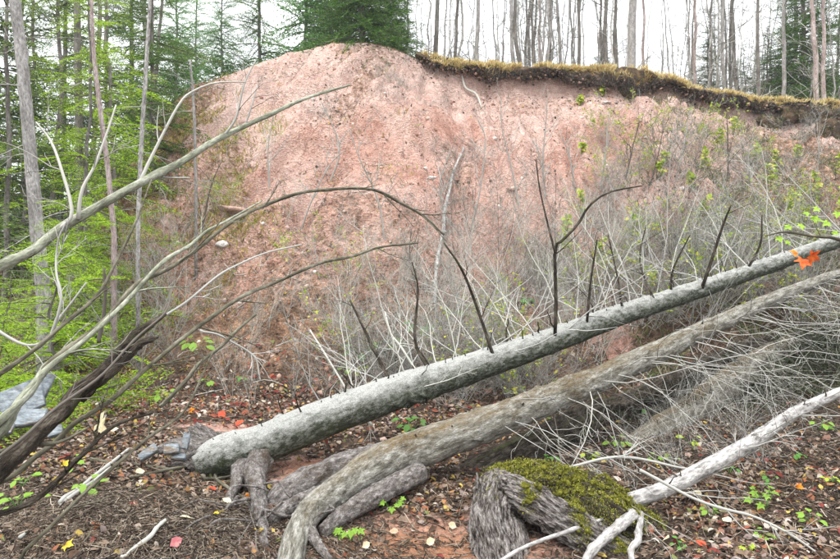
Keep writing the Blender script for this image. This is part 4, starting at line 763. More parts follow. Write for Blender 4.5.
for i, a in enumerate([(68, 549, 18, 'yellow', 'bright yellow leaf on the dark soil at the very bottom'), (247, 500, 15, 'orange', 'orange yellow maple leaf between the trunk roots'), (186, 522, 13, 'cream', 'round cream leaf in the middle of the dark mound'),
                       (177, 545, 13, 'pink', 'pink leaf low on the dark mound'), (227, 505, 11, 'cream', 'pale yellow leaf beside the orange maple leaf'), (218, 516, 10, 'yellow', 'small lemon yellow leaf by the trunk roots'), (141, 475, 10, 'cream', 'small cream leaf below the long slate block'),
                       (64, 468, 12, 'yellow', 'yellow leaf next to the green seedlings on the mound'), (99, 415, 11, 'orange', 'orange leaf above the bleached tuft'), (213, 492, 9, 'red', 'small red leaf in front of the pale trunk base'), (277, 520, 10, 'red', 'russet red leaf against the grey root'),
                       (345, 433, 14, 'yellow', 'ochre yellow leaf in the gap between the two trunks'), (332, 428, 11, 'green', 'lime leaf beside the ochre one between the trunks'), (288, 490, 9, 'yellow', 'little gold leaf on the end of the brown trunk'), (540, 430, 9, 'orange', 'small orange brown leaf under the brown trunk'),
                       (330, 528, 9, 'orange', 'small orange leaf by the lobed green seedling'), (393, 536, 10, 'tan', 'tan leaf on the wet red clay'), (452, 528, 9, 'cream', 'cream leaf by the stump on the clay'), (613, 523, 11, 'cream', 'round cream leaf caught on the stump beside the birch'),
                       (665, 542, 11, 'cream', 'pale yellow leaf below the mossy end of the stump'), (725, 523, 11, 'cream', 'cream leaf below the birch trunk'), (697, 497, 10, 'cream', 'pale round leaf just under the birch trunk'), (795, 490, 11, 'orange', 'orange leaf beyond the green seedling under the birch'),
                       (240, 425, 11, 'red', 'dark red leaf above the trunk on bare clay'), (222, 417, 10, 'red', 'red leaf at the edge of the bare clay patch'), (262, 432, 9, 'yellow', 'small yellow leaf just above the pale trunk'), (700, 548, 12, 'red', 'deep red leaf in the litter below the birch'),
                       (190, 414, 10, 'orange', 'orange leaf behind the slate row'), (430, 545, 10, 'cream', 'whitish leaf on clay near the stump'), (365, 548, 9, 'cream', 'bleached leaf beside the grey root')]):
    big_leaf(a[0], a[1], a[2], LM[a[3]], a[4], 'maple' if a[3] in ('orange', 'yellow', 'green') else 'ovate', i)

# ------------------------------------------------------------------ leafy seedlings
def seedling(px, py, size, mat, label, n=8, shape='ovate', seed=0, d=None, group=None, ls=.4, flat=.5, name='green_seedling'):
    r_ = np.random.default_rng(seed + 300); h = hit(px, py + size * .35) if d is None else P(px, py + size * .35, d); s = size / F * h[1]
    t_ = thing(name, h, label, 'plant', group); sv, stt = (mv, mt_) if shape == 'maple' else (ov, ot); mbs = MB()
    for q_ in range(n):
        an = r_.uniform(0, 6.28); dr = unit([math.cos(an) * .7, math.sin(an) * .7, r_.uniform(.4, 1.2)]); tip = h + dr * s * r_.uniform(.35, .75); k = np.linspace(0, 1, 5)[:, None]
        mbs.tubes((h + (tip - h) * k + np.array([0, 0, 1]) * s * .06 * np.sin(k * 3.1))[None], np.full((1, 5), .0018), 3)
        z = unit(np.array([dr[0] * flat, dr[1] * flat - .45, 1])); x = unit(np.array([dr[0], dr[1], -.15])); x = unit(x - z * np.dot(x, z)); y = np.cross(z, x); Mx = np.stack([x, y, z], -1) * s * ls * r_.uniform(.75, 1.2)
        mb = MB(); vv = sv.copy(); vv[:, 1] *= 1.35 if shape == 'ovate' else 1; mb.add(vv @ Mx.T + tip, tris=stt); mb.build('leaf', mat, t_, smooth=False)
    mbs.build('stem', M['leaf_deep'], t_); return t_
G1, G2 = M['leaf_green'], M['leaf_deep']
for i, (px, py, sz, mt, lb, n, sh) in enumerate([
        (352, 530, 34, G1, 'lobed lime green seedling at the foot of the grey root', 7, 'maple'), (391, 502, 26, G1, 'small three stemmed lime seedling on the wet clay', 8, 'maple'), (90, 487, 26, G1, 'bright green seedling low on the dark mound', 7, 'ovate'), (70, 462, 22, G1, 'lime seedling beside the yellow leaf on the mound', 6, 'ovate'),
        (18, 500, 30, G1, 'yellow green leafy sprig at the edge of the mound', 9, 'ovate'), (22, 480, 22, G1, 'small light sprig above the leafy one', 6, 'ovate'), (207, 449, 12, G1, 'tiny green sprout in front of the slates', 4, 'ovate'), (276, 493, 14, G2, 'dark green sprout between the trunk roots', 4, 'ovate'),
        (617, 443, 20, G1, 'bright green sprout beside the leaning grey log', 6, 'ovate'), (655, 458, 16, G1, 'yellow green sprout right of the leaning grey log', 6, 'maple'), (672, 457, 14, G1, 'second lime sprout beyond the leaning grey log', 5, 'maple'), (767, 500, 30, G1, 'lush green seedling under the birch trunk', 10, 'maple'), (768, 536, 20, G1, 'low green seedling below the lush one', 6, 'maple'),
        (770, 480, 14, G2, 'small sprout above the lush seedling', 5, 'ovate'), (820, 425, 18, G1, 'green sprout just beyond the birch trunk', 6, 'ovate'), (838, 428, 14, G2, 'sprout at the far end of the birch', 5, 'ovate'), (545, 420, 16, G1, 'tiny lime sprout under the brown trunk', 5, 'maple'), (545, 458, 16, G2, 'green sprout behind the mossy stump', 5, 'ovate'),
        (410, 425, 24, G2, 'green clump between the two fallen trunks', 9, 'ovate'), (160, 395, 20, G1, 'grassy green tuft behind the slates', 8, 'ovate'), (208, 383, 16, G1, 'lime sprout on the litter above the slates', 6, 'ovate'), (196, 348, 26, G1, 'green sprig among the arching stems', 9, 'ovate'), (245, 380, 12, G2, 'small sprout at the foot of the bank', 5, 'ovate'),
        (360, 352, 26, G2, 'low leafy clump behind the pale trunk', 10, 'ovate'), (385, 345, 26, G1, 'yellow green clump behind the pale trunk', 10, 'ovate'), (350, 372, 18, G1, 'lime sprig close above the pale trunk', 7, 'ovate'), (455, 310, 20, G1, 'lime sprig below the white stick', 7, 'ovate'), (420, 330, 24, G2, 'green clump under the white stick', 9, 'ovate'),
        (520, 302, 20, G2, 'small green clump left of the forked dark branch', 7, 'ovate'), (770, 250, 18, G1, 'lime leaves by the red orange maple leaf', 6, 'ovate'),
        (690, 440, 16, M['leaf_lime'], 'yellow green sprig above the middle of the birch', 6, 'ovate'), (730, 470, 14, G2, 'green sprig touching the underside of the birch', 5, 'ovate'), (712, 512, 18, G1, 'lime seedling between the birch and the lowest litter', 6, 'ovate'), (745, 548, 16, M['leaf_lime'], 'yellowish seedling at the very bottom beyond the stump', 6, 'maple'), (812, 520, 20, G1, 'green seedling low down beyond the sagging twig', 7, 'ovate'),
        (830, 480, 16, M['leaf_lime'], 'yellow seedling in orange litter past the birch', 6, 'ovate'), (640, 410, 16, G2, 'green sprig in the gap under the brown trunk', 6, 'ovate'), (588, 455, 15, M['leaf_lime'], 'yellow green sprig behind the moss of the stump', 6, 'ovate'), (795, 455, 14, G2, 'dark green sprig under the thin end of the birch', 5, 'ovate'), (680, 545, 14, G2, 'dark sprig in the litter beside the stump moss', 5, 'ovate')]):
    seedling(px, py, sz, mt, lb, n, sh, i)
# the hanging red orange leaf and its sapling
ms = thing('maple_sapling', P(900, 260, 5.0), 'leafy maple sapling reaching in over the fallen trunks with one scarlet leaf', 'sapling'); rng = np.random.default_rng(81)
pxbranch(ms, M['bark_stem'], [(900, 330, 5.0, 2.4), (870, 262, 4.95, 2.2), (840, 240, 4.9, 1.8), (812, 236, 4.85, 1.5), (785, 232, 4.85, 1), (765, 236, 4.85, .7)], rng, 2, .2, 'stem')
def hang_leaf(px, py, size, mat, d, rot, lb=None, parent=None, seed=0, nz_=.35):
    r_ = np.random.default_rng(seed); L = size / F * d; z = unit(np.array([r_.normal(0, .25), -1, nz_])); x = np.array([math.cos(rot), 0, math.sin(rot)]); x = unit(x - z * np.dot(x, z)); y = np.cross(z, x); mb = MB()
    mb.add((mv * L) @ np.stack([x, y, z], -1).T + P(px, py, d), tris=mt_); o = mb.build('leaf', mat, parent, smooth=False)
    if lb: o['label'] = lb
hang_leaf(803, 259, 22, LM['scarlet'], 4.8, -1.9, 'scarlet orange hanging leaf', ms, 1, .9)
hang_leaf(810, 255, 21, LM['scarlet'], 4.79, -.5, 'scarlet orange hanging leaf', ms, 2, -.3)
hang_leaf(797, 254, 15, LM['orange'], 4.81, 2.9, 'small orange hanging leaf', ms, 3, .6)
for i, (px, py, s_) in enumerate([(812, 218, 15), (800, 224, 13), (828, 222, 14), (838, 212, 13), (790, 226, 12), (778, 237, 12), (818, 208, 12), (806, 212, 10), (845, 228, 14), (786, 241, 10), (833, 232, 10)]):
    hang_leaf(px, py, s_, LM['green'], 4.85, rng.uniform(-3, 0), None, ms, i + 5, .9)

# small green saplings on the bank
def bank_plant(px, py, hpx, label, seed, mat=M['leaf_lime'], n=50, stem='bark_stem', lean=0):
    r_ = np.random.default_rng(seed + 500); h = hit(px, py); H = hpx / F * h[1]; t_ = thing('bank_seedling', h, label, 'plant'); o_ = []
    pts = grow(o_, r_, h, [lean, -.15, 1], H, .008, 1, 5, .6, .06, .02, 6, .45); tubes_of(o_, 4).build('stem', M[stem], t_); mb = MB(); al = np.concatenate([a[2:] for a, _ in o_]); k = r_.choice(len(al), n)
    Mx = frames(np.tile([[0, -.5, 1.]], (n, 1)), r_, .5) * r_.uniform(.06, .12, n)[:, None, None]; Mx[:, :, 1] *= 1.3; mb.inst(ov, ot, Mx, al[k]); mb.build('foliage', mat, t_, smooth=False)
for i, a in enumerate([(720, 150, 22, 'lime leaved seedling highest on the brushy end of the bank'), (706, 165, 18, 'small lime seedling just below the turf lip'), (733, 130, 16, 'tiny green seedling touching the turf lip'), (755, 158, 16, 'green seedling beside the tall thin sapling'), (775, 166, 20, 'yellow green seedling on the brushy slope'), (795, 158, 16, 'seedling near the slumped turf'),
                       (770, 185, 24, 'bushy lime seedling in the brush'), (812, 195, 26, 'wide lime seedling above the maple sapling'), (690, 190, 18, 'green seedling in grey brush'), (660, 175, 18, 'little lime seedling on the middle right slope'), (664, 160, 12, 'tiny lime sprout on bare clay'), (582, 148, 9, 'single lime sprout on bare red clay'), (625, 240, 28, 'pale green seedling above the forked branch tip'),
                       (580, 215, 26, 'light green seedling near the forked dark branch'), (567, 240, 24, 'low green seedling behind the forked dark branch'), (640, 225, 20, 'thin green seedling in the brush'), (700, 215, 20, 'green sprig above the pale trunk'), (720, 265, 20, 'green clump against the pale trunk'), (600, 260, 20, 'green sprig in grey twigs'),
                       (580, 100, 9, 'small tuft just under the turf lip'), (603, 92, 9, 'green tuft on the torn lip'), (790, 210, 22, 'lime seedling behind the maple leaves'), (835, 175, 24, 'lime seedling under the dark turf clump'), (840, 215, 30, 'tall green seedling at the end of the brush')]):
    bank_plant(a[0], a[1] + 6, a[2], a[3], i)

# ------------------------------------------------------------------ leafless brush on the lower bank
def make_shrub(name, mat, seed, H, stems, tw, spread=.5, r=.006, wander=.09, lev=2):
    r_ = np.random.default_rng(seed); t_ = thing(name, (0, 0, 0), '-', 'shrub')
    for q_ in range(stems):
        o_ = []; dr = unit([r_.normal(0, spread), r_.normal(-.1, spread), 1]); grow(o_, r_, [r_.normal(0, .04), r_.normal(0, .04), -.05], dr, H * r_.uniform(.6, 1.1), r * r_.uniform(.7, 1.2), lev, tw, .65, wander, 0, 6, .48)
        mb = MB(); b = [x for x in o_ if x[1][0] > .003]; s_ = [x for x in o_ if x[1][0] <= .003]
        if b: tubes_of(b, 5, mb)
        if s_: tubes_of(s_, 3, mb)
        mb.build('stem', mat, t_)
    return remember(t_)
SH = [make_shrub('leafless_shrub', M['twig_grey'], 201, 1.5, 7, 9, r=.0048), make_shrub('leafless_shrub', M['twig_grey'], 202, 1.2, 8, 9, .7, r=.0042), make_shrub('leafless_shrub', M['twig_pale'], 203, 1.6, 6, 8, .45, r=.0045),
      make_shrub('leafless_shrub', M['twig_grey'], 204, 1.0, 8, 8, .8, r=.004), make_shrub('leafless_shrub', M['twig_dark'], 205, 1.7, 3, 6, .35, r=.0045)]
for q_, (k_, c_) in enumerate(((206, 'leaf_lime'), (207, 'leaf_lime'))):
    t_ = make_shrub('leafy_shrub', M['twig_grey'], k_, 1.2, 6, 7, .6, r=.004); r_ = np.random.default_rng(k_)
    for c in [x for x in COL.objects if x.parent == t_]:
        co_ = np.empty(len(c.data.vertices) * 3); c.data.vertices.foreach_get('co', co_); co_ = co_.reshape(-1, 3); n = 70; k = r_.integers(len(co_) // 5, len(co_), n)
        Mx = frames(np.tile([[0, -.3, 1.]], (n, 1)), r_, .6) * r_.uniform(.025, .06, n)[:, None, None]; mb = MB(); mb.inst(ov, ot, Mx, co_[k]); mb.build('foliage', M['leaf_lime'], t_, smooth=False)
    SH.append(remember(t_))
rng = np.random.default_rng(91)
zones = [(('beside the upper half of the pale trunk', 'behind the middle of the pale trunk', 'behind the thick end of the pale trunk'), 'shrubs just behind the pale trunk', 34, (320, 560), (370, 405), (0, 1, 2, 3, 5), (.6, 1.0)),
         (('where the pale trunk meets the maple sapling', 'under the tips of the forked dark branch', 'beside the foot of the forked dark branch'), 'shrubs at the far end of the pale trunk', 66, (540, 850), (255, 338), (0, 1, 6, 2, 3), (.7, 1.15)),
         (('below the slumped turf clumps', 'below the torn turf notch', 'above the forked dark branch'), 'wispy shrubs on the brushy end of the bank', 72, (590, 850), (135, 290), (0, 1, 5, 3, 4, 1, 6), (.5, .95)),
         (('on clay behind the forked dark branch', 'on clay around the white stick', 'on clay under the arching stem'), 'sparse shrubs on the open slope', 34, (280, 620), (225, 345), (0, 2, 1, 0, 5), (.4, .75)),
         (('among red leaves below the white stick', 'among red leaves beside the low arching stem', 'above the slate blocks'), 'shrubs at the leafy foot of the slope', 18, (150, 400), (300, 410), (0, 2, 4), (.4, .7)),
         (('near the birch tip', 'behind the birch trunk', 'beside the leaning grey log'), 'shrubs beneath the fallen trunks', 9, (560, 850), (415, 490), (0, 4, 3), (.4, .65)),
         (('on the brown shoulder of the bank', 'under the yellow green firs', 'beside the mottled grey trunk'), 'shrubs under the conifers', 14, (0, 200), (270, 380), (0, 1, 2), (.7, 1.2))]
zones += [(('behind the foot of the forked dark branch', 'under the end of the long arching stem', 'where the low arching stem ends'), 'pale tangle behind the pale trunk', 32, (330, 640), (290, 392), (2, 1, 2, 3), (.6, 1.05)),
          (('on the upper shoulder', 'under the bluish pine', 'among the firs of the shoulder'), 'leafy shrubs on the shoulder of the bank', 16, (135, 285), (75, 250), (5, 6, 1), (.3, .6)),
          (('right of the forked dark branch', 'behind the forked dark branch', 'right of the white stick'), 'tall dark stems in the middle of the bank', 44, (440, 760), (215, 335), (4, 0, 4, 2), (.7, 1.15)),
          (('on the clay face right of the white stick', 'on the clay face near the white stick', 'on the clay face above the arching stem'), 'little shrubs high on the clay face', 20, (300, 640), (110, 230), (0, 4, 1), (.25, .55)),
          (('right of the bare patch', 'on the twiggy dark patch beside the white stick', 'left of the white stick'), 'dark twiggy patch near the white stick', 14, (425, 500), (140, 215), (4, 0, 1), (.3, .5)),
          (('at the crest beside the turf lip', 'in the brown brush below the crest', 'at the lower end of the brown brush'), 'brown brush below the crest', 18, (372, 450), (62, 108), (4, 1, 3), (.25, .5))]
tone = ('grey bushy', 'grey spreading', 'pale upright', 'low many stemmed', 'dark spindly', 'lime leaved', 'yellow green leaved')
for places, gr, n, xr, yr, ks, sr in zones:
    for q_ in range(n):
        px = rng.uniform(*xr); h = hit(px, rng.uniform(*yr)); k = ks[q_ % len(ks)]; s_ = rng.uniform(*sr); f = (xr[1] - px) / (xr[1] - xr[0])
        size = 'small' if s_ < sr[0] + (sr[1] - sr[0]) / 2 else 'large'
        put(SH[k], h, rng.uniform(0, 6.28), s_, size + ' ' + tone[k] + (' shrub ' if k > 4 else ' leafless shrub ') + places[min(2, int(f * 3))], gr)
for root in SH:
    if root['label'] == '-': root['label'] = 'bare grey shrub'
# thin upright saplings on the slope, each one the photo shows
def bank_sapling(base, ctrl, label, seed, mat='twig_dark', twigs=4, r0=1.1, tl=.6):
    h = hit(*base); g_ = [(base[0], base[1] + 3, h[1], r0)] + [(a, b, h[1] - .12 * (i + 1), r0 * (1 - .75 * (i + 1) / len(ctrl))) for i, (a, b) in enumerate(ctrl)]
    r_ = np.random.default_rng(seed); pts, rad = pix(g_, 24); t_ = thing('bank_sapling', h, label, 'sapling'); mb = MB(); log(mb, pts, rad, 6, .06, seed); mb.build('stem', M[mat], t_)
    for q_ in range(twigs + 3):
        i = int(r_.integers(4, 22)); o_ = []; grow(o_, r_, pts[i], unit([r_.normal(0, .5), r_.normal(0, .4), 1]), tl * r_.uniform(.6, 1.2), rad[i] * .6, 1, 4, .5, .08, .02); tubes_of(o_, 4).build('branch', M[mat], t_)
for i, a in enumerate([((728, 182), [(728, 150), (727, 118)], 'straight thin dark sapling crossing the turf lip', 'twig_dark', 2), ((600, 190), [(606, 150), (609, 112)], 'thin dark upright stem left of the broken turf', 'twig_grey', 3), ((545, 200), [(543, 160), (546, 122), (548, 90)], 'forked thin stem reaching up to the turf lip', 'twig_grey', 5),
                       ((520, 210), [(512, 170), (502, 128), (501, 100)], 'slanting grey stem leaning over clay below the lip', 'twig_grey', 3), ((648, 190), [(657, 160), (664, 125)], 'leaning stem rising to the dark turf notch', 'twig_dark', 3), ((675, 180), [(683, 150), (690, 110)], 'thin stem slanting to the turf edge', 'twig_grey', 3),
                       ((470, 230), [(480, 190), (485, 140), (478, 120)], 'bent grey stem beside the white stick', 'twig_grey', 6), ((445, 215), [(440, 185), (450, 150)], 'short twiggy stem left of the white stick top', 'twig_grey', 5), ((385, 240), [(378, 200), (360, 160), (350, 130)], 'slender grey stem over the red slope', 'twig_grey', 4),
                       ((330, 180), [(340, 150), (330, 120), (320, 100)], 'faint grey twig high on the red slope', 'twig_grey', 4), ((300, 230), [(312, 200), (330, 165), (345, 150)], 'grey branching stem above the arching stems', 'twig_grey', 4), ((420, 300), [(410, 260), (412, 225)], 'upright dark stem under the arching stems', 'twig_dark', 3),
                       ((575, 190), [(570, 160), (560, 130)], 'thin leaning stem in the middle of the clay face', 'twig_grey', 3), ((625, 180), [(632, 150), (640, 120)], 'thin dark stem below the broken turf notch', 'twig_dark', 3), ((815, 200), [(818, 165), (820, 130)], 'thin grey stem by the slumped turf', 'twig_grey', 4), ((760, 215), [(750, 175), (748, 140)], 'grey stem in the middle of the brushy slope', 'twig_grey', 5),
                       ((270, 190), [(268, 150), (275, 110)], 'thin grey upright twig near the upper end of the leaning sapling', 'twig_grey', 3), ((200, 240), [(210, 190), (222, 160)], 'dark twig beside the long red rock', 'twig_dark', 3)]):
    bank_sapling(a[0], a[1], a[2], i + 700, a[3], a[4])

# ------------------------------------------------------------------ conifers
def bough(seed, nl=.04, nw=.007, sp=.032, tsp=.055, ang=.9, droop=.24, side=.42):
    r_ = np.random.default_rng(seed); V = []
    def line(p0, dr, L):
        n = max(2, int(L / sp)); t = (np.arange(n) + .5) / n; p = p0 + np.outer(t * L, dr) + np.outer(t * t, [0, 0, -droop * L * L * 1.2])
        for sgn in (-1, 1):
            lat = unit(np.cross(dr, [0, 0, 1])) * sgn; nd = unit(dr * .75 + lat * .75 + r_.normal(0, .22, (n, 3)) + np.array([0, 0, .1])); ln = nl * r_.uniform(.7, 1.2, (n, 1)) * (1 - .4 * t[:, None])
            w_ = unit(np.cross(nd, r_.normal(0, 1, (n, 3)))) * nw * .8; V.append(np.stack([p - w_, p + w_, p + nd * ln * 1.25], 1))
    line(np.zeros(3), np.array([1., 0, 0]), 1.0); s_ = 1
    t = .1
    while t < .97:
        L = side * (1 - t) ** .8 + .06; L *= r_.uniform(.7, 1.15); a = ang * r_.uniform(.85, 1.1)
        if r_.random() > .08: line(np.array([t, 0, -droop * t * t]), unit(np.array([math.cos(a), s_ * math.sin(a), r_.normal(-.2, .15)])), L)
        s_ = -s_; t += tsp * .5 * r_.uniform(.8, 1.2)
    V = np.concatenate(V).reshape(-1, 3); return V, np.arange(len(V)).reshape(-1, 3)
def make_conifer(name, seed, H, r0, y0, blen, mats, whorl=.3, per=4, coarse=1., up=.15, ragged=.3, dead=6, top_pow=.9, skip=0., wob=.02, roll=.45):
    r_ = np.random.default_rng(seed); t_ = thing(name, (0, 0, 0), '-', 'conifer'); k = 24; z = np.linspace(-.2, H, k)
    pts = np.stack([np.cumsum(r_.normal(0, wob, k)), np.cumsum(r_.normal(0, wob, k)), z], -1); pts[:, :2] -= pts[1, :2]; mb = MB(); log(mb, pts, r0 * np.linspace(1.05, .08, k) ** .8, 10, .08, seed); mb.build('trunk', M[mats[0]], t_)
    bs = [bough(seed * 7 + i, .04 * coarse, .0065 * coarse, .03 * coarse, .055 * coarse, .9, .16 + .08 * i) for i in range(3)]
    Ms, Ts, Ks, limb = [], [], [], []; zz = y0
    while zz < H - .1:
        fr = (zz - y0) / (H - y0); L0 = blen * (1 - fr) ** top_pow + .12
        for q_ in range(per):
            if r_.random() < skip: continue
            a = r_.uniform(0, 6.283); L = L0 * r_.uniform(1 - ragged, 1 + ragged * .5); pit = up * (fr * 2.2 - .6) + r_.normal(0, .25); x = np.array([math.cos(a) * math.cos(pit), math.sin(a) * math.cos(pit), math.sin(pit)])
            y = np.array([-math.sin(a), math.cos(a), r_.normal(0, roll)]); y = unit(y - x * np.dot(x, y)); zc_ = np.cross(x, y); z0 = zz + r_.uniform(-.5, .5) * whorl
            b0 = np.array([np.interp(z0, z, pts[:, 0]), np.interp(z0, z, pts[:, 1]), z0]); m = np.stack([x, y, zc_], -1) * L; Ms.append(m); Ts.append(b0); Ks.append(int(r_.integers(3)))
            t = np.linspace(0, .85, 5)[:, None]; limb.append((b0 + (np.concatenate([t, 0 * t, -.2 * t * t], 1)) @ m.T, .012 * L * np.linspace(1, .3, 5)))
        zz += whorl * r_.uniform(.8, 1.2)
    mb = MB(); Ms, Ts, Ks = np.array(Ms), np.array(Ts), np.array(Ks)
    for i in range(3):
        if (Ks == i).any(): mb.inst(bs[i][0], bs[i][1], Ms[Ks == i], Ts[Ks == i])
    mb.build('crown', M[mats[1]], t_, smooth=False); tag(tubes_of(limb, 4).build('limb', M['twig_dark'], t_), kind='stuff')
    for q_ in range(dead):
        zq = r_.uniform(.5, max(y0 + .8, 1.5)); o_ = []; a = r_.uniform(0, 6.28); grow(o_, r_, [0, 0, zq], [math.cos(a), math.sin(a), .1], blen * r_.uniform(.4, .8), .008, 1, 6, .7, .07, -.03, 6, .4); tubes_of(o_, 3).build('dead_branch', M['twig_grey'], t_)
    return remember(t_)
CA = make_conifer('young_fir', 301, 7.5, .035, .5, 1.25, ('trunk_dark', 'needle_lime'), .28, 5, 1.15, skip=.32, dead=14, ragged=.55)
CB = make_conifer('young_fir', 302, 9.0, .045, .9, 1.45, ('trunk_dark', 'needle_olive'), .36, 4, 1.3, skip=.3, dead=14, ragged=.55)
CC = make_conifer('spruce_tree', 303, 10., .06, .4, 1.6, ('trunk_dark', 'needle_mid'), .33, 5, 1.3, skip=.05)
CD = make_conifer('spruce_tree', 304, 8., .11, .0, 1.9, ('trunk_dark', 'needle_dark'), .2, 9, 1.4, dead=2, roll=.7, ragged=.15, top_pow=.8)
CE = make_conifer('pine_tree', 305, 9., .06, .4, 1.8, ('trunk_grey', 'needle_blue'), .28, 8, 2.0, ragged=.25, up=.35, roll=.9)
CF = make_conifer('spruce_tree', 306, 9., .09, .3, 1.7, ('trunk_dark', 'needle_grey'), .26, 6, 2.6, ragged=.4, skip=.08, roll=.9)
CH = make_conifer('spruce_tree', 309, 6., .06, .2, 1.5, ('trunk_dark', 'needle_grey'), .2, 8, 2.4, ragged=.35, skip=.05, roll=.9, top_pow=1.0)
CG = make_conifer('fir_sapling', 307, 2.6, .02, .15, 1.05, ('trunk_dark', 'needle_lime'), .2, 5, 1.3, dead=0, top_pow=.8)
rng = np.random.default_rng(311)
def stand(proto, px, d, sc, label, group=None, dz=0, tilt=0):
    x = (px - CX) / F * d; return put(proto, (x, d, float(height(x, d)) - .05 + dz), rng.uniform(0, 6.28), sc, label, group, tilt)
GL = 'conifers at the end of the bank'
for a in [(CH, 575, 31, .75, 'rounded green spruce behind the start of the thick turf'), (CH, 622, 30, .8, 'green spruce behind the thickest pale trunk'), (CH, 640, 36, .85, 'distant spruce in the gap before the small one'), (CH, 735, 30, 1.1, 'tall dull spruce right behind the pointed one'),
          (CH, 758, 29, 1.1, 'broad spruce behind the low ragged one'), (CH, 782, 26, 1.0, 'grey green spruce just before the tall dark one'), (CH, 815, 30, 1.2, 'spruce showing between the pinkish twin trunks'), (CH, 835, 27, .9, 'last spruce beyond the slumped turf'), (CH, 500, 38, .7, 'small distant spruce behind the middle cluster'), (CH, 680, 34, .8, 'small distant spruce before the pointed one'),
          (CA, 78, 9.0, .95, 'bright yellow green young fir standing before the grey trunk'), (CA, 118, 10.4, 1.05, 'yellow green fir with drooping boughs beside the pinkish stem'), (CB, 5, 8.6, .9, 'sparse dull green fir at the very edge of the woods'), (CB, 55, 11.5, 1.05, 'thin dull green fir behind the mottled grey trunk'),
          (CC, 152, 13.2, .8, 'dense darker spruce next to the end of the bank'), (CC, 104, 18.5, 1.15, 'tall mid green spruce behind the lime firs'), (CC, 24, 17, 1.1, 'mid green spruce deep in the shade of the woods'), (CE, 176, 19, .9, 'bluish green pine behind the shoulder of the bank'),
          (CE, 196, 22, 1.0, 'slim dark pointed pine above the shoulder of the bank'), (CB, 95, 12.2, 1.1, 'airy dull green fir with its boughs in the gap between darker spruces'), (CA, 20, 11.5, 1.1, 'lime fir behind the sparse one at the edge of the woods'), (CB, 158, 15, .95, 'pale lime fir fir with golden tips near the bank shoulder'), (CF, 60, 19, 1.2, 'grey green spruce far back between the firs'), (CF, 125, 21, 1.3, 'dull spruce far behind the dense dark one'), (CF, -10, 12, 1.1, 'dull grey green spruce at the picture edge'),
          (CG, 62, 6.3, .95, 'low bright fir sapling with fanned boughs below the leaning sapling'), (CG, 5, 5.4, .6, 'small lime fir sapling at the edge by the arching stems'), (CG, 92, 9.2, .8, 'lime fir sapling at the foot of the young firs'),
          (CE, 222, 20.5, .8, 'light green airy pine on the crest above the bare clay'), (CC, 260, 20, .95, 'narrow dark green spruce standing alone on the crest'), (CE, 306, 19, .95, 'soft green pine left of the big dark spruce'), (CD, 362, 16.6, .82, 'big dark spruce whose low boughs overhang the bank'), (CD, 388, 17.6, .6, 'dark spruce pressed against the big one'),
          (CE, 332, 18.5, .8, 'soft green pine behind the big dark spruce'), (CH, 712, 23, .95, 'pointed grey green spruce standing clear beyond the lip'), (CH, 664, 26, .7, 'small green spruce between pale trunks'), (CH, 765, 21, .72, 'low ragged grey green spruce beyond the lip'), (CD, 803, 21, 1.0, 'tall dark spruce with hanging boughs near the end of the lip'),
          (CH, 604, 25, .9, 'sparse spruce among the trunks behind the middle of the lip'), (CH, 745, 25, .85, 'rounded grey spruce behind the low ragged one'), (CF, 836, 24, .9, 'grey green spruce beyond the pinkish twin trunks'), (CE, 552, 33, .7, 'faint green pine far behind the bare trunks'), (CF, 784, 30, 1.0, 'hazy spruce deep behind the lip'), (CF, 690, 33, .9, 'hazy pale spruce far behind the pointed one')]:
    stand(*a)

fs = thing('shade_spruce', P(760, 345, 7.3), 'dark fallen spruce crown added to deepen the shade under the two trunks', 'fallen tree'); r_ = np.random.default_rng(331)  # spruce crown added as a dark mass to deepen the shade here
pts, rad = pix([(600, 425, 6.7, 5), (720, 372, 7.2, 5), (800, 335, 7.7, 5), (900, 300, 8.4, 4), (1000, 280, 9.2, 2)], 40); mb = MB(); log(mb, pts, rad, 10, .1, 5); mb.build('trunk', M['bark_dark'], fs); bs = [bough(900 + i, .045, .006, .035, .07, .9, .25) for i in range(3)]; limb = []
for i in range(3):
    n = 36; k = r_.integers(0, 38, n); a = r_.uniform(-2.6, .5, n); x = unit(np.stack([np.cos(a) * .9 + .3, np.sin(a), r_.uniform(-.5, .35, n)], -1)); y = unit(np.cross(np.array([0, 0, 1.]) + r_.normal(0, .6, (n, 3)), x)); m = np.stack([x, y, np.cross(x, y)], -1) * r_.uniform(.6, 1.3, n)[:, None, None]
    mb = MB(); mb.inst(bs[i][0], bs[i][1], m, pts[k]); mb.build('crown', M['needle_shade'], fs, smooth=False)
    t = np.linspace(0, .95, 5)[:, None]
    for q in range(n): limb.append((pts[k[q]] + np.concatenate([t, 0 * t, -.24 * t * t], 1) @ m[q].T, .009 * np.linspace(1, .3, 5)))
tag(tubes_of(limb, 4).build('limb', M['twig_dark'], fs), kind='stuff')
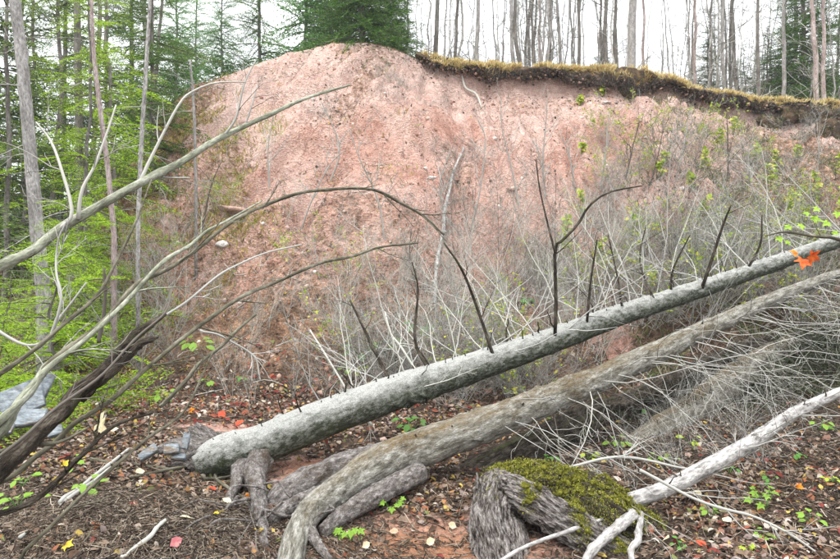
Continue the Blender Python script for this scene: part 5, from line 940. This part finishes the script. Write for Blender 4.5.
# ------------------------------------------------------------------ bare standing trees
def make_bare(name, seed, H, r0, mat, nb=12, blen=1.2, low=.15, wob=.05, bark_m=None):
    r_ = np.random.default_rng(seed); t_ = thing(name, (0, 0, 0), '-', 'tree'); k = 20; z = np.linspace(-.3, H, k); pts = np.stack([np.cumsum(r_.normal(0, wob, k)), np.cumsum(r_.normal(0, wob, k)), z], -1); pts[:, :2] -= pts[1, :2]
    mb = MB(); log(mb, pts, r0 * (np.linspace(1.08, .2, k)), 10, .08, seed); mb.build('trunk', M[mat], t_); tw = []
    for q_ in range(nb):
        i = int(r_.integers(max(1, int(k * low)), k - 1)); a = r_.uniform(0, 6.28); grow(tw, r_, pts[i], [math.cos(a), math.sin(a), r_.uniform(.1, 1.2)], blen * r_.uniform(.4, 1.2), r0 * .22, 1, 6, .7, .1, .02, 6, .5, .004)
    tubes_of(tw, 3).build('crown', M['twig_grey'], t_); return remember(t_)
BK = [make_bare('standing_tree', 401, 13, .125, 'trunk_grey', 16, 1.6, .1, .03), make_bare('standing_tree', 402, 12, .075, 'trunk_grey', 18, 1.3, .05, .025), make_bare('standing_tree', 403, 11, .06, 'trunk_dark', 22, 1.0, .05, .035),
      make_bare('standing_tree', 404, 12, .07, 'trunk_pink', 14, 1.2, .05, .04), make_bare('bare_sapling', 405, 8, .03, 'trunk_grey', 26, .9, .02, .045), make_bare('standing_tree', 406, 12, .08, 'trunk_dark', 18, 1.2, .05, .022), make_bare('bare_sapling', 407, 9, .035, 'trunk_white', 26, 1., .02, .05), make_bare('bare_sapling', 408, 6, .025, 'trunk_grey', 44, 1.0, .02, .05)]
T_ = [(436, 19, 5, .9, 'dark trunk next to the big dark spruce'), (450, 21, 2, 1., 'slim dark trunk, second from the big spruce'), (476, 18, 1, .8, 'straight mid grey trunk standing clear against the sky'), (497, 24, 4, 1.3, 'thin stem standing alone between clear grey trunks'), (514, 22, 1, 1., 'dark grey trunk, first of the middle cluster'),
      (520, 20, 2, 1.1, 'leaning slim trunk inside the middle cluster'), (527, 25, 5, .8, 'far trunk at the end of the middle cluster'), (541, 23, 3, .9, 'pinkish trunk just past the middle cluster'), (548, 20, 4, 1.4, 'thin crooked stem past the middle cluster'), (563, 22, 1, .9, 'grey trunk over the start of the thick turf'),
      (575, 24, 2, 1., 'slim dark trunk over the thick turf'), (582, 21, 5, .8, 'darker trunk over the thick turf'), (613, 20, 2, 1., 'slim trunk beside the thickest one'), (633, 18.5, 0, 1., 'thickest pale grey trunk, above the torn lip'), (647, 23, 3, .9, 'pinkish slim trunk just past the thickest one'),
      (662, 26, 4, 1.4, 'thin pale stem beyond the small spruce'), (691, 20, 3, .8, 'slender pinkish trunk before the pointed spruce'), (726, 20, 1, .85, 'grey trunk beside the pointed spruce'), (735, 24, 2, .9, 'slim leaning trunk past the pointed spruce'), (757, 19, 5, .75, 'dark tall trunk behind the ragged spruce'),
      (782, 20, 1, .9, 'grey trunk in front of the tall dark spruce'), (791, 23, 0, .8, 'stout trunk behind the tall dark spruce'), (817, 18.5, 3, 1., 'first of the pinkish white twin trunks'), (825, 18.7, 3, .9, 'second of the pinkish white twin trunks'), (838, 20, 2, 1., 'dark crooked trunk at the end of the lip'), (603, 26, 3, .9, 'pinkish far trunk behind the sparse spruce')]
for px, d, k, sc, lb in T_:
    rr = stand(BK[k], px, d, sc, lb); rr.rotation_euler[0] = rng.normal(0, .02); rr.rotation_euler[1] = rng.normal(0, .025)
for q_ in range(220):
    px = rng.uniform(425, 860) if q_ % 4 else rng.uniform(400, 900); d = rng.uniform(19, 48); k = (4, 7, 6, 4, 7, 2, 6)[q_ % 7]
    stand(BK[k], px, d, rng.uniform(.8, 1.3), ('slender bare tree', 'twiggy grey sapling', 'whitish slim sapling', 'straight pole like sapling', 'low twiggy sapling', 'dark slim tree', 'pale thin tree')[q_ % 7] + ' in the open woods beyond ' + ('the dark spruce', 'the start of the turf lip', 'the torn turf notch', 'the pointed spruce', 'the slumped turf')[min(4, int((px - 400) / 92))], 'slender bare trees in the woods beyond the bank', 0)
for q_ in range(7):
    px = rng.uniform(-40, 190); d = rng.uniform(18, 32)
    stand(BK[(4, 2, 4, 1)[q_ % 4]], px, d, rng.uniform(.8, 1.2), 'slender bare tree among the conifers past the bank', 'slender bare trees among the conifers')
# trunks that stand in front of the firs
def front_trunk(ctrl, mat, label, seed, sides=12, dead=6, bl=.8):
    r_ = np.random.default_rng(seed); pts, rad = pix(ctrl, 50); x, y = pts[0, :2]; pts = np.vstack([[x, y, float(height(x, y)) - .1], pts]) if pts[0, 2] > height(x, y) else pts; rad = np.concatenate([[rad[0] * 1.1], rad])[:len(pts)]
    t_ = thing('standing_tree', pts[0], label, 'tree'); mb = MB(); log(mb, pts, rad, sides, .08, seed); mb.build('trunk', M[mat], t_)
    for q_ in range(dead):
        i = int(r_.integers(3, 45)); o_ = []; a = r_.uniform(0, 6.28); grow(o_, r_, pts[i], [math.cos(a), math.sin(a), r_.normal(0, .2)], bl * r_.uniform(.4, 1.1), .007, 1, 6, .7, .08, -.03, 6, .45); tubes_of(o_, 3).build('dead_branch', M['twig_grey'], t_)
front_trunk([(44, 300, 7.4, 7), (38, 240, 7.4, 6.5), (30, 150, 7.4, 6), (22, 60, 7.4, 5.5), (13, -20, 7.4, 5), (0, -200, 7.4, 3.5), (-12, -420, 7.4, 1.2)], 'trunk_grey', 'mottled grey trunk leaning slightly, the thickest among the firs', 501, 16, 16, 1.1)
front_trunk([(114, 235, 8.2, 2.6), (108, 170, 8.2, 2.4), (99, 100, 8.2, 2.2), (93, 40, 8.2, 1.8), (90, -60, 8.2, 1.2)], 'trunk_pink', 'thin pinkish stem rising among the yellow green firs', 502, 8, 6, .6)
front_trunk([(138, 230, 8.8, 2.2), (141, 150, 8.8, 2.1), (146, 70, 8.8, 1.9), (151, -20, 8.8, 1.5), (154, -120, 8.8, 1)], 'birch', 'thin white birch stem in front of the dense spruce', 503, 8, 6, .7)
front_trunk([(80, 260, 10.5, 4), (79, 120, 10.5, 3.7), (77, 0, 10.5, 3.2), (76, -200, 10.5, 2)], 'trunk_dark', 'dark straight trunk behind the bright young fir', 504, 10, 8, .9)
front_trunk([(196, 190, 10.5, 1.5), (194, 110, 10.5, 1.4), (190, 60, 10.5, 1)], 'trunk_grey', 'thin grey stem against the shoulder of the bank', 505, 6, 5, .6)

# ------------------------------------------------------------------ the air
mb = MB(); lo, hi_ = np.array([-260., -80, -3]), np.array([260., 450, 22])
cv = np.array([[x, y, z] for x in (lo[0], hi_[0]) for y in (lo[1], hi_[1]) for z in (lo[2], hi_[2])])
mb.add(cv, quads=[[0, 1, 3, 2], [4, 6, 7, 5], [0, 4, 5, 1], [2, 3, 7, 6], [0, 2, 6, 4], [1, 5, 7, 3]])
HAZE = True
if HAZE:
    hm = bpy.data.materials.new('haze'); hm.use_nodes = True; t = hm.node_tree; t.nodes.clear(); o_ = N(t, 'ShaderNodeOutputMaterial'); pv = N(t, 'ShaderNodeVolumePrincipled'); pv.inputs['Color'].default_value = (.93, .95, 1, 1); pv.inputs['Density'].default_value = .0012
    t.links.new(pv.outputs[0], o_.inputs['Volume']); tag(mb.build('haze', hm, origin=(0, 0, 0), smooth=False), kind='stuff')
